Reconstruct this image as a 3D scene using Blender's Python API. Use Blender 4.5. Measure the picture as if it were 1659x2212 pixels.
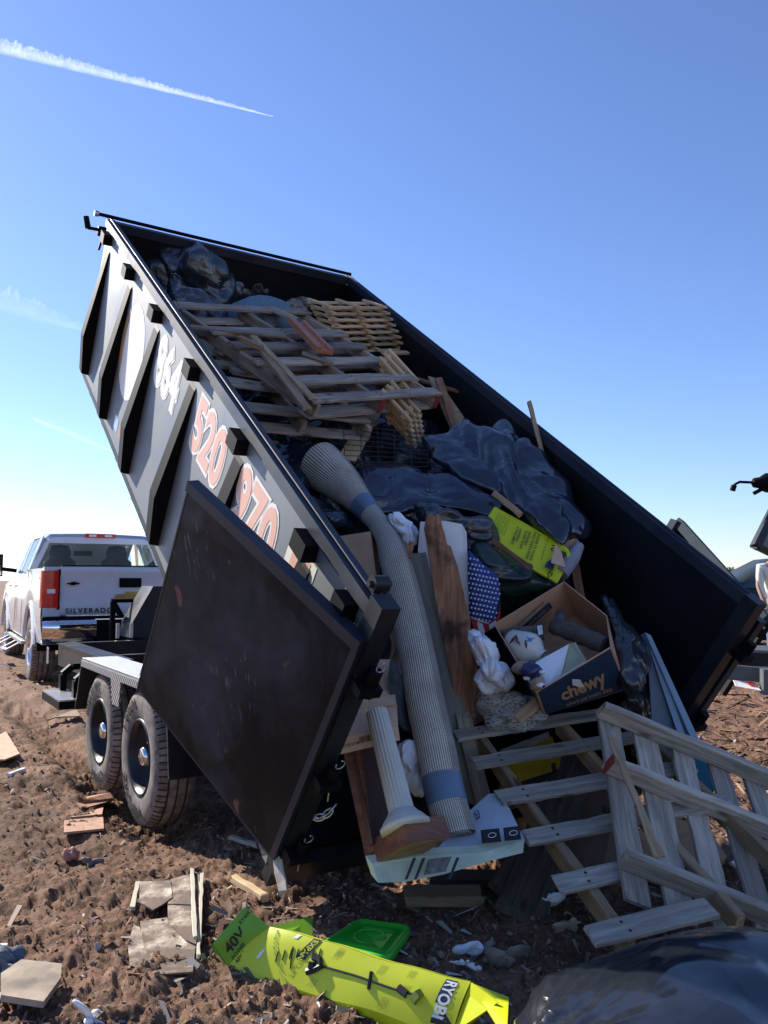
import bpy, bmesh, math, random
import numpy as np
from mathutils import Vector, Matrix
R_ = math.radians
random.seed(7)
for o in list(bpy.data.objects): bpy.data.objects.remove(o)
scene = bpy.context.scene
COL = scene.collection

# ------------------------------------------------------------------ camera, sky, sun
CH = 1.38; PITCH = 0.0845; FPX = 1724.458; PCX, PCY = 829.5, 1106.0
cam = bpy.data.cameras.new("camera"); camo = bpy.data.objects.new("camera", cam); COL.objects.link(camo)
camo.location = (0, 0, CH); camo.rotation_euler = (math.pi/2 + PITCH, 0, 0)
cam.sensor_fit = 'VERTICAL'; cam.sensor_height = 36; cam.lens = FPX/2212*36; cam.clip_end = 20000; cam.clip_start = .05
scene.camera = camo
SUN_AZ, SUN_EL = -50.0, 32.0
sa, se = R_(SUN_AZ), R_(SUN_EL)
SUND = Vector((math.sin(sa)*math.cos(se), math.cos(sa)*math.cos(se), math.sin(se)))
world = bpy.data.worlds.new("World"); scene.world = world; world.use_nodes = True
wn = world.node_tree.nodes; wl = world.node_tree.links
sky = wn.new('ShaderNodeTexSky'); sky.sky_type = 'NISHITA'; sky.sun_disc = False
sky.sun_elevation = se; sky.sun_rotation = sa; sky.altitude = 200; sky.air_density = 1.05; sky.dust_density = 0.15; sky.ozone_density = 5
bg = wn['Background']; wb = wn.new('ShaderNodeVectorMath'); wb.operation = 'MULTIPLY'; wb.inputs[1].default_value = (.96, .93, 1.09)   # camera white balance of the sky
wl.new(sky.outputs[0], wb.inputs[0]); wl.new(wb.outputs[0], bg.inputs[0]); bg.inputs[1].default_value = 0.098
sl = bpy.data.lights.new("sun", 'SUN'); sl.energy = 4.3; sl.angle = R_(0.6); sl.color = (1, .93, .82)
slo = bpy.data.objects.new("sun", sl); COL.objects.link(slo); slo.rotation_euler = SUND.to_track_quat('Z', 'Y').to_euler(); slo.location = (-20, 20, 30)
scene.view_settings.view_transform = 'Standard'; scene.view_settings.look = 'None'; scene.view_settings.exposure = 0.88
scene.view_settings.gamma = 1
scene.render.engine = 'CYCLES'; scene.cycles.max_bounces = 8

# ------------------------------------------------------------------ frames of reference
cp, sp = math.cos(PITCH), math.sin(PITCH)
CF = np.array([0, cp, sp]); CU = np.array([0, -sp, cp]); CR = np.array([1., 0, 0]); C0 = np.array([0, 0, CH])
def V3(a): return np.array(a, float)
def ray(u, v): return CF + CR*(u-PCX)/FPX - CU*(v-PCY)/FPX
def W(u, v, d): return C0 + ray(u, v)*d                       # a point at depth d
def PL(u, v, P0, n): r = ray(u, v); return C0 + r*(((V3(P0)-C0)@n)/(r@n))
def G(u, v, z=0.): return PL(u, v, (0, 0, z), V3((0, 0, 1)))
YAW, TH = 0.57374, 0.63636
FW = V3((-math.sin(YAW), math.cos(YAW), 0)); RT = V3((math.cos(YAW), math.sin(YAW), 0)); UPZ = V3((0, 0, 1))
BS = math.cos(TH)*FW + math.sin(TH)*UPZ; BN = -math.sin(TH)*FW + math.cos(TH)*UPZ
B0 = V3((-0.40032, 3.33316, CH-1.07125)); T0 = V3((B0[0], B0[1], 0)); BL_, BW_, BH_ = 4.746, 2.07, 1.2145
def bed(x, y, z): return B0 + RT*x + BS*y + BN*z              # tipped bed: right, forward, up
def tr(x, y, z): return T0 + RT*x + FW*y + UPZ*z              # trailer on the ground
def BZ(u, v, z): return PL(u, v, B0+BN*z, BN)
def blz(u, v, z): X = BZ(u, v, z)-B0; return V3((X@RT, X@BS, X@BN))
def BX(u, v, x): X = PL(u, v, B0+RT*x, RT)-B0; return V3((X@RT, X@BS, X@BN))
def TX(u, v, x): X = PL(u, v, T0+RT*x, RT)-T0; return V3((X@RT, X@FW, X[2]))
def nrm(a): a = V3(a); return a/(np.linalg.norm(a)+1e-12)

# ------------------------------------------------------------------ noise
def _h(ix, iy, iz, s):
    n = (ix*374761393 + iy*668265263 + iz*2147483647 + s*1274126177) & 0xffffffff
    n = ((n ^ (n >> 13))*1274126177) & 0xffffffff
    n = ((n ^ (n >> 16))*2246822519) & 0xffffffff
    return ((n ^ (n >> 15)) & 0xffff)/65535.0
def vnoise(p, s=0):
    p = np.asarray(p, float); i = np.floor(p).astype(np.int64); f = p-i; f = f*f*f*(f*(f*6-15)+10)
    r = 0
    for dx in (0, 1):
        wx = f[..., 0] if dx else 1-f[..., 0]
        for dy in (0, 1):
            wy = f[..., 1] if dy else 1-f[..., 1]
            for dz in (0, 1):
                wz = f[..., 2] if dz else 1-f[..., 2]
                r = r + wx*wy*wz*_h(i[..., 0]+dx, i[..., 1]+dy, i[..., 2]+dz, s)
    return r*2-1
def fbm(p, o=4, s=0, g=.5):
    r = 0; a = 1
    for k in range(o): r = r + a*vnoise(p*(2.03**k), s+k*17); a *= g
    return r
def crease(p, s=0, n=11):   # many short straight folds crossing at random angles
    rg = np.random.default_rng(s+900); q = p+.13*fbm(p*.7, 2, s)[..., None]; r = 0
    for k in range(n):
        d = rg.normal(0, 1, 3); d /= np.linalg.norm(d); f = .5*1.2**k; x = q@d*f+rg.random()
        t = 1-np.abs(2*(x-np.floor(x+.5)))*2; m = np.clip(vnoise(p*.9*f**.5+k*7.3, s+k)*1.8+.45, 0, 1)
        r = r+m*t/f**1.2
    return r*.7
def ridge(p, o=3, s=0, g=.5):
    r = 0; a = 1
    for k in range(o): r = r + a*(1-2*np.abs(vnoise(p*(2.03**k), s+k*31))); a *= g
    return r

# ------------------------------------------------------------------ mesh builder
LOC = {}
class MB:
    def __init__(s): s.v = []; s.f = []; s.m = []; s.sm = []; s.uv = {}
    def add(s, vs, fs, mi=0, smooth=False):
        b = len(s.v); s.v += [tuple(map(float, v)) for v in vs]
        for f in fs: s.f.append(tuple(b+i for i in f)); s.m.append(mi); s.sm.append(smooth)
        return b
    def hexa(s, c, mi=0):  # 8 corners: bottom 4 ccw, top 4
        s.add(c, [(3, 2, 1, 0), (4, 5, 6, 7), (0, 1, 5, 4), (1, 2, 6, 5), (2, 3, 7, 6), (3, 0, 4, 7)], mi)
    def box(s, fr, a, b, mi=0):  # fr maps (x,y,z) to world
        (x0, y0, z0), (x1, y1, z1) = a, b
        s.hexa([fr(x0, y0, z0), fr(x1, y0, z0), fr(x1, y1, z0), fr(x0, y1, z0), fr(x0, y0, z1), fr(x1, y0, z1), fr(x1, y1, z1), fr(x0, y1, z1)], mi)
    def bar(s, A, B, w, t, up, mi=0):
        A, B = V3(A), V3(B); x = nrm(B-A); y = nrm(np.cross(up, x)); z = np.cross(x, y); y = y*w/2; z = z*t/2
        s.hexa([A-y-z, B-y-z, B+y-z, A+y-z, A-y+z, B-y+z, B+y+z, A+y+z], mi)
    def prism(s, poly, d, mi=0, mi2=None):  # polygon (world pts) extruded along vector d
        n = len(poly); d = V3(d); a = [V3(p) for p in poly]; b = [p+d for p in a]
        nn = sum(np.cross(a[i]-a[0], a[(i+1) % n]-a[0]) for i in range(1, n-1))
        if nn@d > 0: top = list(range(n, 2*n)); bot = list(range(n-1, -1, -1)); side = [(i, (i+1) % n, n+(i+1) % n, n+i) for i in range(n)]
        else: top = list(range(2*n-1, n-1, -1)); bot = list(range(n)); side = [(i, n+i, n+(i+1) % n, (i+1) % n) for i in range(n)]
        s.add(a+b, [top, bot], mi); s.add(a+b, side, mi if mi2 is None else mi2)
    def tube(s, pts, r, seg=12, mi=0, cap=True, smooth=True, uv=None):
        pts = [V3(p) for p in pts]; n = len(pts); rs = r if hasattr(r, '__len__') else [r]*n
        t0 = nrm(pts[1]-pts[0]); a = nrm(np.cross(t0, (0, 0, 1) if abs(t0[2]) < .9 else (1, 0, 0))); vs = []
        for i in range(n):
            t = nrm(pts[min(i+1, n-1)]-pts[max(i-1, 0)]); a = nrm(a-t*(a@t)); b = np.cross(t, a)
            for k in range(seg): q = 2*math.pi*k/seg; vs.append(pts[i]+(a*math.cos(q)+b*math.sin(q))*rs[i])
        fs = [(i*seg+k, i*seg+(k+1) % seg, (i+1)*seg+(k+1) % seg, (i+1)*seg+k) for i in range(n-1) for k in range(seg)]
        s.add(vs, fs, mi, smooth)
        if cap: s.add(vs[:seg], [tuple(range(seg-1, -1, -1))], mi); s.add(vs[-seg:], [tuple(range(seg))], mi)
    def lathe(s, O, ax, prof, seg=32, mi=0, smooth=True, mis=None):  # prof: (along axis, radius)
        O = V3(O); ax = nrm(ax); a = nrm(np.cross(ax, (0, 0, 1) if abs(ax[2]) < .9 else (1, 0, 0))); b = np.cross(ax, a); vs = []
        for h, r in prof:
            for k in range(seg): q = 2*math.pi*k/seg; vs.append(O+ax*h+(a*math.cos(q)+b*math.sin(q))*r)
        for i in range(len(prof)-1):
            s.add([], [], 0)
        b0 = len(s.v); s.v += [tuple(map(float, v)) for v in vs]
        for i in range(len(prof)-1):
            for k in range(seg):
                s.f.append((b0+i*seg+k, b0+i*seg+(k+1) % seg, b0+(i+1)*seg+(k+1) % seg, b0+(i+1)*seg+k)); s.m.append(mis[i] if mis else mi); s.sm.append(smooth)
    def grid(s, Pn, mi=0, smooth=True, closed=False, flip=False):  # Pn (n,m,3)
        n, m = Pn.shape[:2]; b = len(s.v); s.v += [tuple(map(float, v)) for v in Pn.reshape(-1, 3)]
        for i in range(n-1):
            for j in range(m if closed else m-1):
                k = (j+1) % m; q = (b+i*m+j, b+i*m+k, b+(i+1)*m+k, b+(i+1)*m+j)
                s.f.append(q[::-1] if flip else q); s.m.append(mi); s.sm.append(smooth)
def mk(name, mb, mats, parent=None, loc=None, uvs=None):
    vs = np.array(mb.v)
    if parent is not None: L = LOC[parent.name]
    elif loc is not None: L = V3(loc)
    else: L = V3(((vs[:, 0].min()+vs[:, 0].max())/2, (vs[:, 1].min()+vs[:, 1].max())/2, vs[:, 2].min()))
    me = bpy.data.meshes.new(name); me.from_pydata((vs-L).tolist(), [], mb.f)
    for m in (mats if isinstance(mats, (list, tuple)) else [mats]): me.materials.append(m)
    me.polygons.foreach_set('material_index', mb.m); me.polygons.foreach_set('use_smooth', mb.sm)
    if uvs is not None:
        ul = me.uv_layers.new(name='UVMap'); li = np.zeros(len(me.loops), int); me.loops.foreach_get('vertex_index', li)
        ul.data.foreach_set('uv', np.asarray(uvs)[li].astype(float).ravel())
    me.validate(); me.update()
    o = bpy.data.objects.new(name, me); COL.objects.link(o)
    if parent is not None: o.parent = parent; LOC[o.name] = L
    else: o.location = L; LOC[o.name] = L
    return o
def tag(o, label, cat, group=None):
    o['label'] = label; o['category'] = cat
    if group: o['group'] = group
    return o
def thing(name, label, cat, loc, group=None):
    o = bpy.data.objects.new(name, None); COL.objects.link(o); o.location = Vector(loc); o.empty_display_size = .1
    LOC[o.name] = V3(loc); return tag(o, label, cat, group)
def struct(o, k='structure'): o['kind'] = k; return o

# ------------------------------------------------------------------ materials
MATS = {}
def newmat(name):
    m = bpy.data.materials.new(name); m.use_nodes = True; nt = m.node_tree; b = nt.nodes['Principled BSDF']; MATS[name] = m
    return m, nt, b
def N_(nt, t, **k):
    n = nt.nodes.new(t)
    for a, v in k.items():
        if a in n.inputs: n.inputs[a].default_value = v
        else: setattr(n, a, v)
    return n
def ramp(nt, stops, fac):
    r = nt.nodes.new('ShaderNodeValToRGB'); e = r.color_ramp.elements
    while len(e) < len(stops): e.new(.5)
    for i, (p, c) in enumerate(stops): e[i].position = p; e[i].color = (*c, 1) if len(c) == 3 else c
    nt.links.new(fac, r.inputs[0]); return r.outputs[0]
def coords(nt, scale=(1, 1, 1), kind='Object', rnd=True):
    tc = N_(nt, 'ShaderNodeTexCoord'); mp = N_(nt, 'ShaderNodeMapping'); mp.inputs['Scale'].default_value = scale
    nt.links.new(tc.outputs[kind], mp.inputs[0])
    if rnd:
        oi = N_(nt, 'ShaderNodeObjectInfo'); mm = N_(nt, 'ShaderNodeMath', operation='MULTIPLY'); mm.inputs[1].default_value = 37.
        nt.links.new(oi.outputs['Random'], mm.inputs[0]); nt.links.new(mm.outputs[0], mp.inputs['Location'])
    return mp.outputs[0]
def noise(nt, vec, scale, detail=5, rough=.55, dist=0):
    n = N_(nt, 'ShaderNodeTexNoise'); n.inputs['Scale'].default_value = scale; n.inputs['Detail'].default_value = detail
    n.inputs['Roughness'].default_value = rough; n.inputs['Distortion'].default_value = dist
    if vec is not None: nt.links.new(vec, n.inputs['Vector'])
    return n.outputs['Fac']
def bump(nt, b, h, strength=.3, dist=.01):
    n = N_(nt, 'ShaderNodeBump'); n.inputs['Strength'].default_value = strength; n.inputs['Distance'].default_value = dist
    nt.links.new(h, n.inputs['Height']); nt.links.new(n.outputs[0], b.inputs['Normal']); return n
def plain(name, col, rough=.6, metal=0, var=.12, bs=0., sc=6, spec=None, kind='Object'):
    m, nt, b = newmat(name); v = coords(nt, kind=kind); f = noise(nt, v, sc, 6, .6)
    c = ramp(nt, [(.3, tuple(x*(1-var*1.6) for x in col)), (.7, tuple(min(1, x*(1+var)) for x in col))], f)
    nt.links.new(c, b.inputs['Base Color']); b.inputs['Roughness'].default_value = rough; b.inputs['Metallic'].default_value = metal
    if spec is not None: b.inputs['Specular IOR Level'].default_value = spec
    if bs: bump(nt, b, noise(nt, v, sc*6, 4), bs, .004)
    return m
def wood(name, c0, c1, c2=None, rough=.8, grain=1., stain=.5, sc=1.):
    m, nt, b = newmat(name); v = coords(nt, (2.2*sc, 30*sc, 30*sc)); g = noise(nt, v, 1.6, 7, .62, .6)
    c = ramp(nt, [(.28, c0), (.5, tuple((a+d)/2 for a, d in zip(c0, c1))), (.7, c1)], g)
    v2 = coords(nt, (1.2, 5, 5)); g2 = noise(nt, v2, 2., 5, .6)
    mx = N_(nt, 'ShaderNodeMix', data_type='RGBA', blend_type='MULTIPLY'); mx.inputs[0].default_value = stain
    nt.links.new(c, mx.inputs[6]); nt.links.new(ramp(nt, [(.3, c2 or (.35, .33, .32)), (.62, (1.1, 1.08, 1.05))], g2), mx.inputs[7])
    kv = N_(nt, 'ShaderNodeTexVoronoi'); kv.inputs['Scale'].default_value = 1.; nt.links.new(coords(nt, (3.2, 9, 9)), kv.inputs['Vector'])   # knots
    kx = N_(nt, 'ShaderNodeMix', data_type='RGBA', blend_type='MULTIPLY'); kx.inputs[0].default_value = .9; nt.links.new(mx.outputs[2], kx.inputs[6]); nt.links.new(ramp(nt, [(.05, (.22, .17, .13)), (.11, (.55, .48, .42)), (.16, (1, 1, 1))], kv.outputs['Distance']), kx.inputs[7]); mx = kx
    oi = N_(nt, 'ShaderNodeObjectInfo'); hs = N_(nt, 'ShaderNodeHueSaturation'); mr = N_(nt, 'ShaderNodeMapRange')
    mr.inputs[3].default_value = .72; mr.inputs[4].default_value = 1.3; nt.links.new(oi.outputs['Random'], mr.inputs[0]); nt.links.new(mr.outputs[0], hs.inputs['Value'])
    nt.links.new(mx.outputs[2], hs.inputs['Color']); nt.links.new(hs.outputs[0], b.inputs['Base Color'])
    b.inputs['Roughness'].default_value = rough; bump(nt, b, g, .55*grain, .004); return m
def plastic_bag(name, col=(.012, .013, .016), rough=.22, bs=.5, sc=9, trans=0):
    m, nt, b = newmat(name); v = coords(nt, (1, 1, 1)); n1 = noise(nt, v, sc, 4, .55, 1.2)
    wv = N_(nt, 'ShaderNodeTexNoise'); wv.inputs['Scale'].default_value = sc*.5; wv.inputs['Detail'].default_value = 2; nt.links.new(v, wv.inputs['Vector'])
    wa = N_(nt, 'ShaderNodeVectorMath', operation='MULTIPLY_ADD'); wa.inputs[1].default_value = (.35, .35, .35); nt.links.new(wv.outputs['Color'], wa.inputs[0]); nt.links.new(v, wa.inputs[2])
    prev = None
    for s_, st in ((sc*1.0, bs*.5), (sc*2.6, bs*.35)):   # crumpled facets meeting in creases
        vo = N_(nt, 'ShaderNodeTexVoronoi'); vo.inputs['Scale'].default_value = s_; nt.links.new(wa.outputs[0], vo.inputs['Vector'])
        bn = N_(nt, 'ShaderNodeBump'); bn.inputs['Strength'].default_value = st; bn.inputs['Distance'].default_value = .35/s_; nt.links.new(vo.outputs['Distance'], bn.inputs['Height'])
        if prev: nt.links.new(prev.outputs[0], bn.inputs['Normal'])
        prev = bn
    for rot, st in (((.4, .3, .2), .8), ((1.3, .2, 1.1), .6)):   # long pulled folds in the film
        mp = N_(nt, 'ShaderNodeMapping'); mp.inputs['Rotation'].default_value = rot; mp.inputs['Scale'].default_value = (1.6, 1.6, .35); nt.links.new(wa.outputs[0], mp.inputs[0])
        rn = N_(nt, 'ShaderNodeTexNoise'); rn.noise_type = 'RIDGED_MULTIFRACTAL'; rn.inputs['Scale'].default_value = sc*.9; rn.inputs['Detail'].default_value = 3; nt.links.new(mp.outputs[0], rn.inputs['Vector'])
        bn = N_(nt, 'ShaderNodeBump'); bn.inputs['Strength'].default_value = bs*st; bn.inputs['Distance'].default_value = .06/sc*3; nt.links.new(rn.outputs['Fac'], bn.inputs['Height']); nt.links.new(prev.outputs[0], bn.inputs['Normal']); prev = bn
    nt.links.new(prev.outputs[0], b.inputs['Normal'])
    nt.links.new(ramp(nt, [(.3, col), (.8, tuple(min(1, x*1.5+.004) for x in col))], n1), b.inputs['Base Color'])
    nt.links.new(ramp(nt, [(.35, (rough*.75,)*3), (.7, (min(1, rough*1.7),)*3)], noise(nt, v, 5, 4)), b.inputs['Roughness'])
    b.inputs['Specular IOR Level'].default_value = .6
    return m
M = {}
# black painted steel: glossy coat with dust and scratches
def steel(name, base=(.012, .013, .017), rough=.28, dust=.35, dustcol=(.12, .11, .11), scratch=True, coat=0.):
    m, nt, b = newmat(name); v = coords(nt, rnd=False); d = noise(nt, v, 1.7, 8, .66, .4)
    dm = ramp(nt, [(.45, (0, 0, 0)), (.8, (dust,)*3)], d)
    fac = dm
    if scratch:
        w = N_(nt, 'ShaderNodeMapping'); w.inputs['Rotation'].default_value = (.5, .7, .3); w.inputs['Scale'].default_value = (1.2, 42, 3); nt.links.new(v, w.inputs[0])
        s1 = noise(nt, w.outputs[0], 2.2, 3, .5); s1r = ramp(nt, [(.71, (0, 0, 0)), (.76, (.35,)*3)], s1)
        mm = N_(nt, 'ShaderNodeMix', data_type='RGBA', blend_type='ADD'); mm.inputs[0].default_value = 1; nt.links.new(dm, mm.inputs[6]); nt.links.new(s1r, mm.inputs[7]); fac = mm.outputs[2]
    mx = N_(nt, 'ShaderNodeMix', data_type='RGBA'); mx.inputs[6].default_value = (*base, 1); mx.inputs[7].default_value = (*dustcol, 1)
    nt.links.new(fac, mx.inputs[0]); nt.links.new(mx.outputs[2], b.inputs['Base Color'])
    nt.links.new(ramp(nt, [(.35, (rough,)*3), (.75, (min(1, rough+.3),)*3)], d), b.inputs['Roughness'])
    b.inputs['Coat Weight'].default_value = coat; b.inputs['Coat Roughness'].default_value = .15
    bump(nt, b, noise(nt, v, 3, 3), .06, .02)
    return m
M['steel'] = steel('black_painted_steel', dust=.22)
M['steelwall'] = steel('sun_sheen_wall_paint', base=(.20, .212, .222), rough=.45, dust=.12, dustcol=(.3, .3, .3), scratch=False)  # sun sheen on black paint is put into this pale metallic base
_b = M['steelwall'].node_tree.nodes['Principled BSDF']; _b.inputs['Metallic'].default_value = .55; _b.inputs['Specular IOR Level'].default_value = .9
M['steel'].node_tree.nodes['Principled BSDF'].inputs['Specular IOR Level'].default_value = .32
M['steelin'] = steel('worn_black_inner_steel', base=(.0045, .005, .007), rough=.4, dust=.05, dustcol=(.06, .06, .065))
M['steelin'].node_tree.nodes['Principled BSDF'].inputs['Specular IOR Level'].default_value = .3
M['doorin'] = steel('scuffed_black_door', base=(.007, .008, .011), rough=.26, dust=.7, dustcol=(.06, .07, .09))  # bluish dust tone also carries painted sky sheen
M['doorin'].node_tree.nodes['Principled BSDF'].inputs['Specular IOR Level'].default_value = .16
def door_wear_sheen():   # rust patches and long scrapes worn into the paint, plus painted cloudy sheen
    nt = M['doorin'].node_tree; b = nt.nodes['Principled BSDF']; src = b.inputs['Base Color'].links[0].from_socket
    v = coords(nt, (1, 1, 1), rnd=False)
    r = noise(nt, v, 3.3, 3, .5, .6); rr = ramp(nt, [(.655, (0, 0, 0)), (.675, (.8,)*3)], r)
    mx = N_(nt, 'ShaderNodeMix', data_type='RGBA'); nt.links.new(rr, mx.inputs[0]); nt.links.new(src, mx.inputs[6]); mx.inputs[7].default_value = (.22, .11, .08, 1)
    mp = N_(nt, 'ShaderNodeMapping'); mp.inputs['Rotation'].default_value = (.2, .9, .5); mp.inputs['Scale'].default_value = (60, 60, .9); nt.links.new(v, mp.inputs[0])
    s = ramp(nt, [(.65, (0, 0, 0)), (.69, (.4,)*3)], noise(nt, mp.outputs[0], 1.3, 2, .5)); gate = ramp(nt, [(.5, (0, 0, 0)), (.6, (1, 1, 1))], noise(nt, v, 2.1, 2, .5))
    cl = N_(nt, 'ShaderNodeMix', data_type='RGBA'); nt.links.new(ramp(nt, [(.46, (0, 0, 0)), (.66, (.9,)*3)], noise(nt, v, 1.9, 4, .55, .8)), cl.inputs[0]); nt.links.new(mx.outputs[2], cl.inputs[6]); cl.inputs[7].default_value = (.045, .050, .066, 1); mx = cl  # cloudy sheen painted as pale blotches in the base colour
    g = N_(nt, 'ShaderNodeMix', data_type='RGBA', blend_type='MULTIPLY'); g.inputs[0].default_value = 1; nt.links.new(s, g.inputs[6]); nt.links.new(gate, g.inputs[7])
    m2 = N_(nt, 'ShaderNodeMix', data_type='RGBA'); nt.links.new(g.outputs[2], m2.inputs[0]); nt.links.new(mx.outputs[2], m2.inputs[6]); m2.inputs[7].default_value = (.28, .29, .31, 1)
    nt.links.new(m2.outputs[2], b.inputs['Base Color'])
door_wear_sheen()
def wavy():   # thin sheet steel is never flat
    nt = M['doorin'].node_tree; b = nt.nodes['Principled BSDF']; v = coords(nt, (1, 1, 1), rnd=False); old = b.inputs['Normal'].links[0].from_socket
    n = N_(nt, 'ShaderNodeBump'); n.inputs['Strength'].default_value = .35; n.inputs['Distance'].default_value = .06; nt.links.new(noise(nt, v, 3.0, 2, .5, .2), n.inputs['Height']); nt.links.new(old, n.inputs['Normal']); nt.links.new(n.outputs[0], b.inputs['Normal'])
wavy()
M['rail'] = steel('blue_black_rail_paint', base=(.014, .019, .032), rough=.38, dust=.2, scratch=False)
M['rib'] = plain('flat_black_rib_paint', (.004, .004, .006), .6, spec=.12)
M['galv'] = plain('galvanised_steel', (.55, .55, .55), .35, .9)
M['chrome'] = plain('chrome', (.8, .8, .82), .08, 1, .03)
M['rubber'] = plain('dusty_tyre_rubber', (.20, .17, .15), .85, 0, .35, .3, 14)
M['rubberd'] = plain('dark_tyre_rubber', (.028, .026, .027), .85, 0, .3, .2, 10)
M['tread'] = plain('dirty_tread_rubber', (.24, .19, .155), .9, 0, .4, .3, 20)
M['red'] = plain('red_reflector', (.6, .03, .015), .3)
M['orange'] = plain('orange_decal', (.98, .50, .32), .42, 0, .02, spec=.9)
M['cream'] = plain('cream_decal', (.98, .92, .78), .42, 0, .02, spec=1.0)
M['white'] = plain('white_plastic', (.84, .84, .83), .45, 0, .06)
M['letterblack'] = plain('black_print', (.012, .012, .014), .5)
M['oldwood'] = wood('weathered_pallet_wood', (.17, .13, .10), (.52, .41, .31))
M['greywood'] = wood('grey_shaded_pallet_wood', (.21, .175, .135), (.54, .47, .38), stain=.45)
M['brownwood'] = wood('dark_brown_plank_wood', (.10, .048, .026), (.34, .16, .085))
M['tanwood'] = wood('tan_board_wood', (.22, .14, .075), (.50, .33, .19), stain=.35)
M['pine'] = wood('fresh_pine', (.50, .33, .17), (.74, .54, .32), stain=.15)
M['trim'] = wood('orange_brown_trim', (.34, .115, .05), (.50, .20, .10), stain=.15, rough=.5)
M['darkwood'] = wood('dark_brown_wood', (.035, .026, .02), (.14, .10, .075))  # darkest brown of the woods
M['cab'] = wood('red_brown_cabinet_wood', (.18, .065, .03), (.42, .17, .08), stain=.3, rough=.4, grain=.4)
M['bag'] = plastic_bag('black_bin_bag', (.016, .018, .024), .26)
M['bagsheet'] = plastic_bag('black_plastic_sheet', (.012, .016, .027), .15, .5, 5)
for q_ in ('bag', 'bagsheet'): M[q_].node_tree.nodes['Principled BSDF'].inputs['Specular IOR Level'].default_value = .95
M['bagblue'] = plastic_bag('grey_blue_cloth_bag', (.09, .15, .20), .55, .4, 8)
M['baggreen'] = plastic_bag('dark_green_bag', (.012, .025, .022), .25, .3, 6)
M['bagwhite'] = plastic_bag('thin_white_bag', (.78, .80, .84), .35, .7, 12)
M['card'] = plain('brown_cardboard', (.56, .33, .20), .85, 0, .1, .1, 9)
M['cardd'] = plain('pale_cardboard', (.70, .43, .28), .85, 0, .1, .1, 9)
M['navy'] = plain('navy_printed_card', (.012, .035, .075), .5, 0, .1)
M['tan'] = plain('tan_print', (.42, .25, .12), .6)
M['lime'] = plain('lime_printed_card', (.62, .68, .015), .42, 0, .05, .05, 5)
M['limedark'] = plain('leaf_green_print', (.20, .42, .03), .45, 0, .05)
M['green'] = plain('green_lid_plastic', (.03, .42, .03), .35, 0, .08)
M['tape'] = plain('blue_grey_tape', (.16, .22, .30), .3, .2, .1)
M['glass'] = plain('dark_car_glass', (.02, .04, .05), .06, 0, .02, spec=.8)
M['paint'] = plain('white_truck_paint', (.66, .68, .74), .25, 0, .03)
M['paint'].node_tree.nodes['Principled BSDF'].inputs['Coat Weight'].default_value = .7
M['diamond'] = None
# ------------------------------------------------------------------ decals and lettering
def text_mb(body, size, O, xd, yd, bold=0., depth=.0015, warp=None, align='LEFT', spacing=1.):
    cu = bpy.data.curves.new('t', 'FONT'); cu.body = body; cu.size = 1; cu.offset = bold; cu.extrude = 0; cu.align_x = align; cu.space_character = spacing
    cu.resolution_u = 4
    o = bpy.data.objects.new('t', cu); COL.objects.link(o); dg = bpy.context.evaluated_depsgraph_get()
    me = bpy.data.meshes.new_from_object(o.evaluated_get(dg)); bpy.data.objects.remove(o)
    xd = nrm(xd); yd = nrm(V3(yd)-xd*(V3(yd)@xd)); zd = np.cross(xd, yd); O = V3(O); mb = MB()
    co = [V3(v.co) for v in me.vertices]
    if warp: vs = [warp(c[0]*size, c[1]*size) for c in co]
    else: vs = [O+xd*c[0]*size+yd*c[1]*size+zd*depth for c in co]
    mb.add(vs, [tuple(p.vertices) for p in me.polygons]); bpy.data.meshes.remove(me); return mb
def text(name, body, size, O, xd, yd, mat, parent, **k):
    return mk(name, text_mb(body, size, O, xd, yd, **k), mat, parent)
def flat(name, poly, n, mat, parent, off=.002, t=.0012):  # thin printed patch
    mb = MB(); n = nrm(n); mb.prism([V3(p)+n*off for p in poly], n*t); return mk(name, mb, mat, parent)

def tyre(mb_t, mb_r, mb_h, O, ax, R, w, rr, deep=.10):
    # O: centre of the outer face, ax points outward
    O = V3(O); ax = nrm(ax)
    prof = [(-w+.03, rr), (-w, rr+.04), (-w, R-.05), (-w+.02, R-.015), (-w+.05, R), (-w*.5, R+.004), (-.05, R), (-.02, R-.014), (-.004, R-.05), (0, (R+rr)/2), (-.006, rr+.035), (-.012, rr+.012), (-.02, rr)]
    mb_t.lathe(O, ax, prof, 72, mis=[0, 0, 0, 1, 1, 1, 1, 1, 0, 0, 0, 0])
    # tread grooves as recessed dark rings, and shoulder sipes
    for h in (-w*.28, -w*.5, -w*.72):
        mb_t.lathe(O, ax, [(h-.005, R+.0055), (h+.005, R+.0055)], 72, 2)
    a = nrm(np.cross(ax, (0, 0, 1))); b = np.cross(ax, a)
    for k in range(64):
        q = 2*math.pi*k/64; e = a*math.cos(q)+b*math.sin(q); e2 = nrm(-a*math.sin(q)+b*math.cos(q))
        mb_t.bar(O+e*(R-.018)-ax*.016, O+e*(R+.001)-ax*.06, .007, .008, e2, 2)
    mb_r.lathe(O, ax, [(-.022, rr+.004), (-.006, rr-.003), (-.014, rr-.014), (-.05, rr-.028), (-deep, rr-.045), (-deep-.012, rr*.62), (-deep+.005, rr*.45), (-deep+.01, .07), (-deep+.01, 0)], 48)
    mb_h.lathe(O, ax, [(-deep, .062), (-.045, .058), (-.03, .052), (-.022, .04), (-.024, .018), (-.018, 0)], 24)
    for k in range(8):
        q = 2*math.pi*k/8; e = a*math.cos(q)+b*math.sin(q)
        mb_h.lathe(O+e*rr*.42, ax, [(-deep, .012), (-deep+.03, .012), (-deep+.034, 0)], 6, smooth=False)
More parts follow.
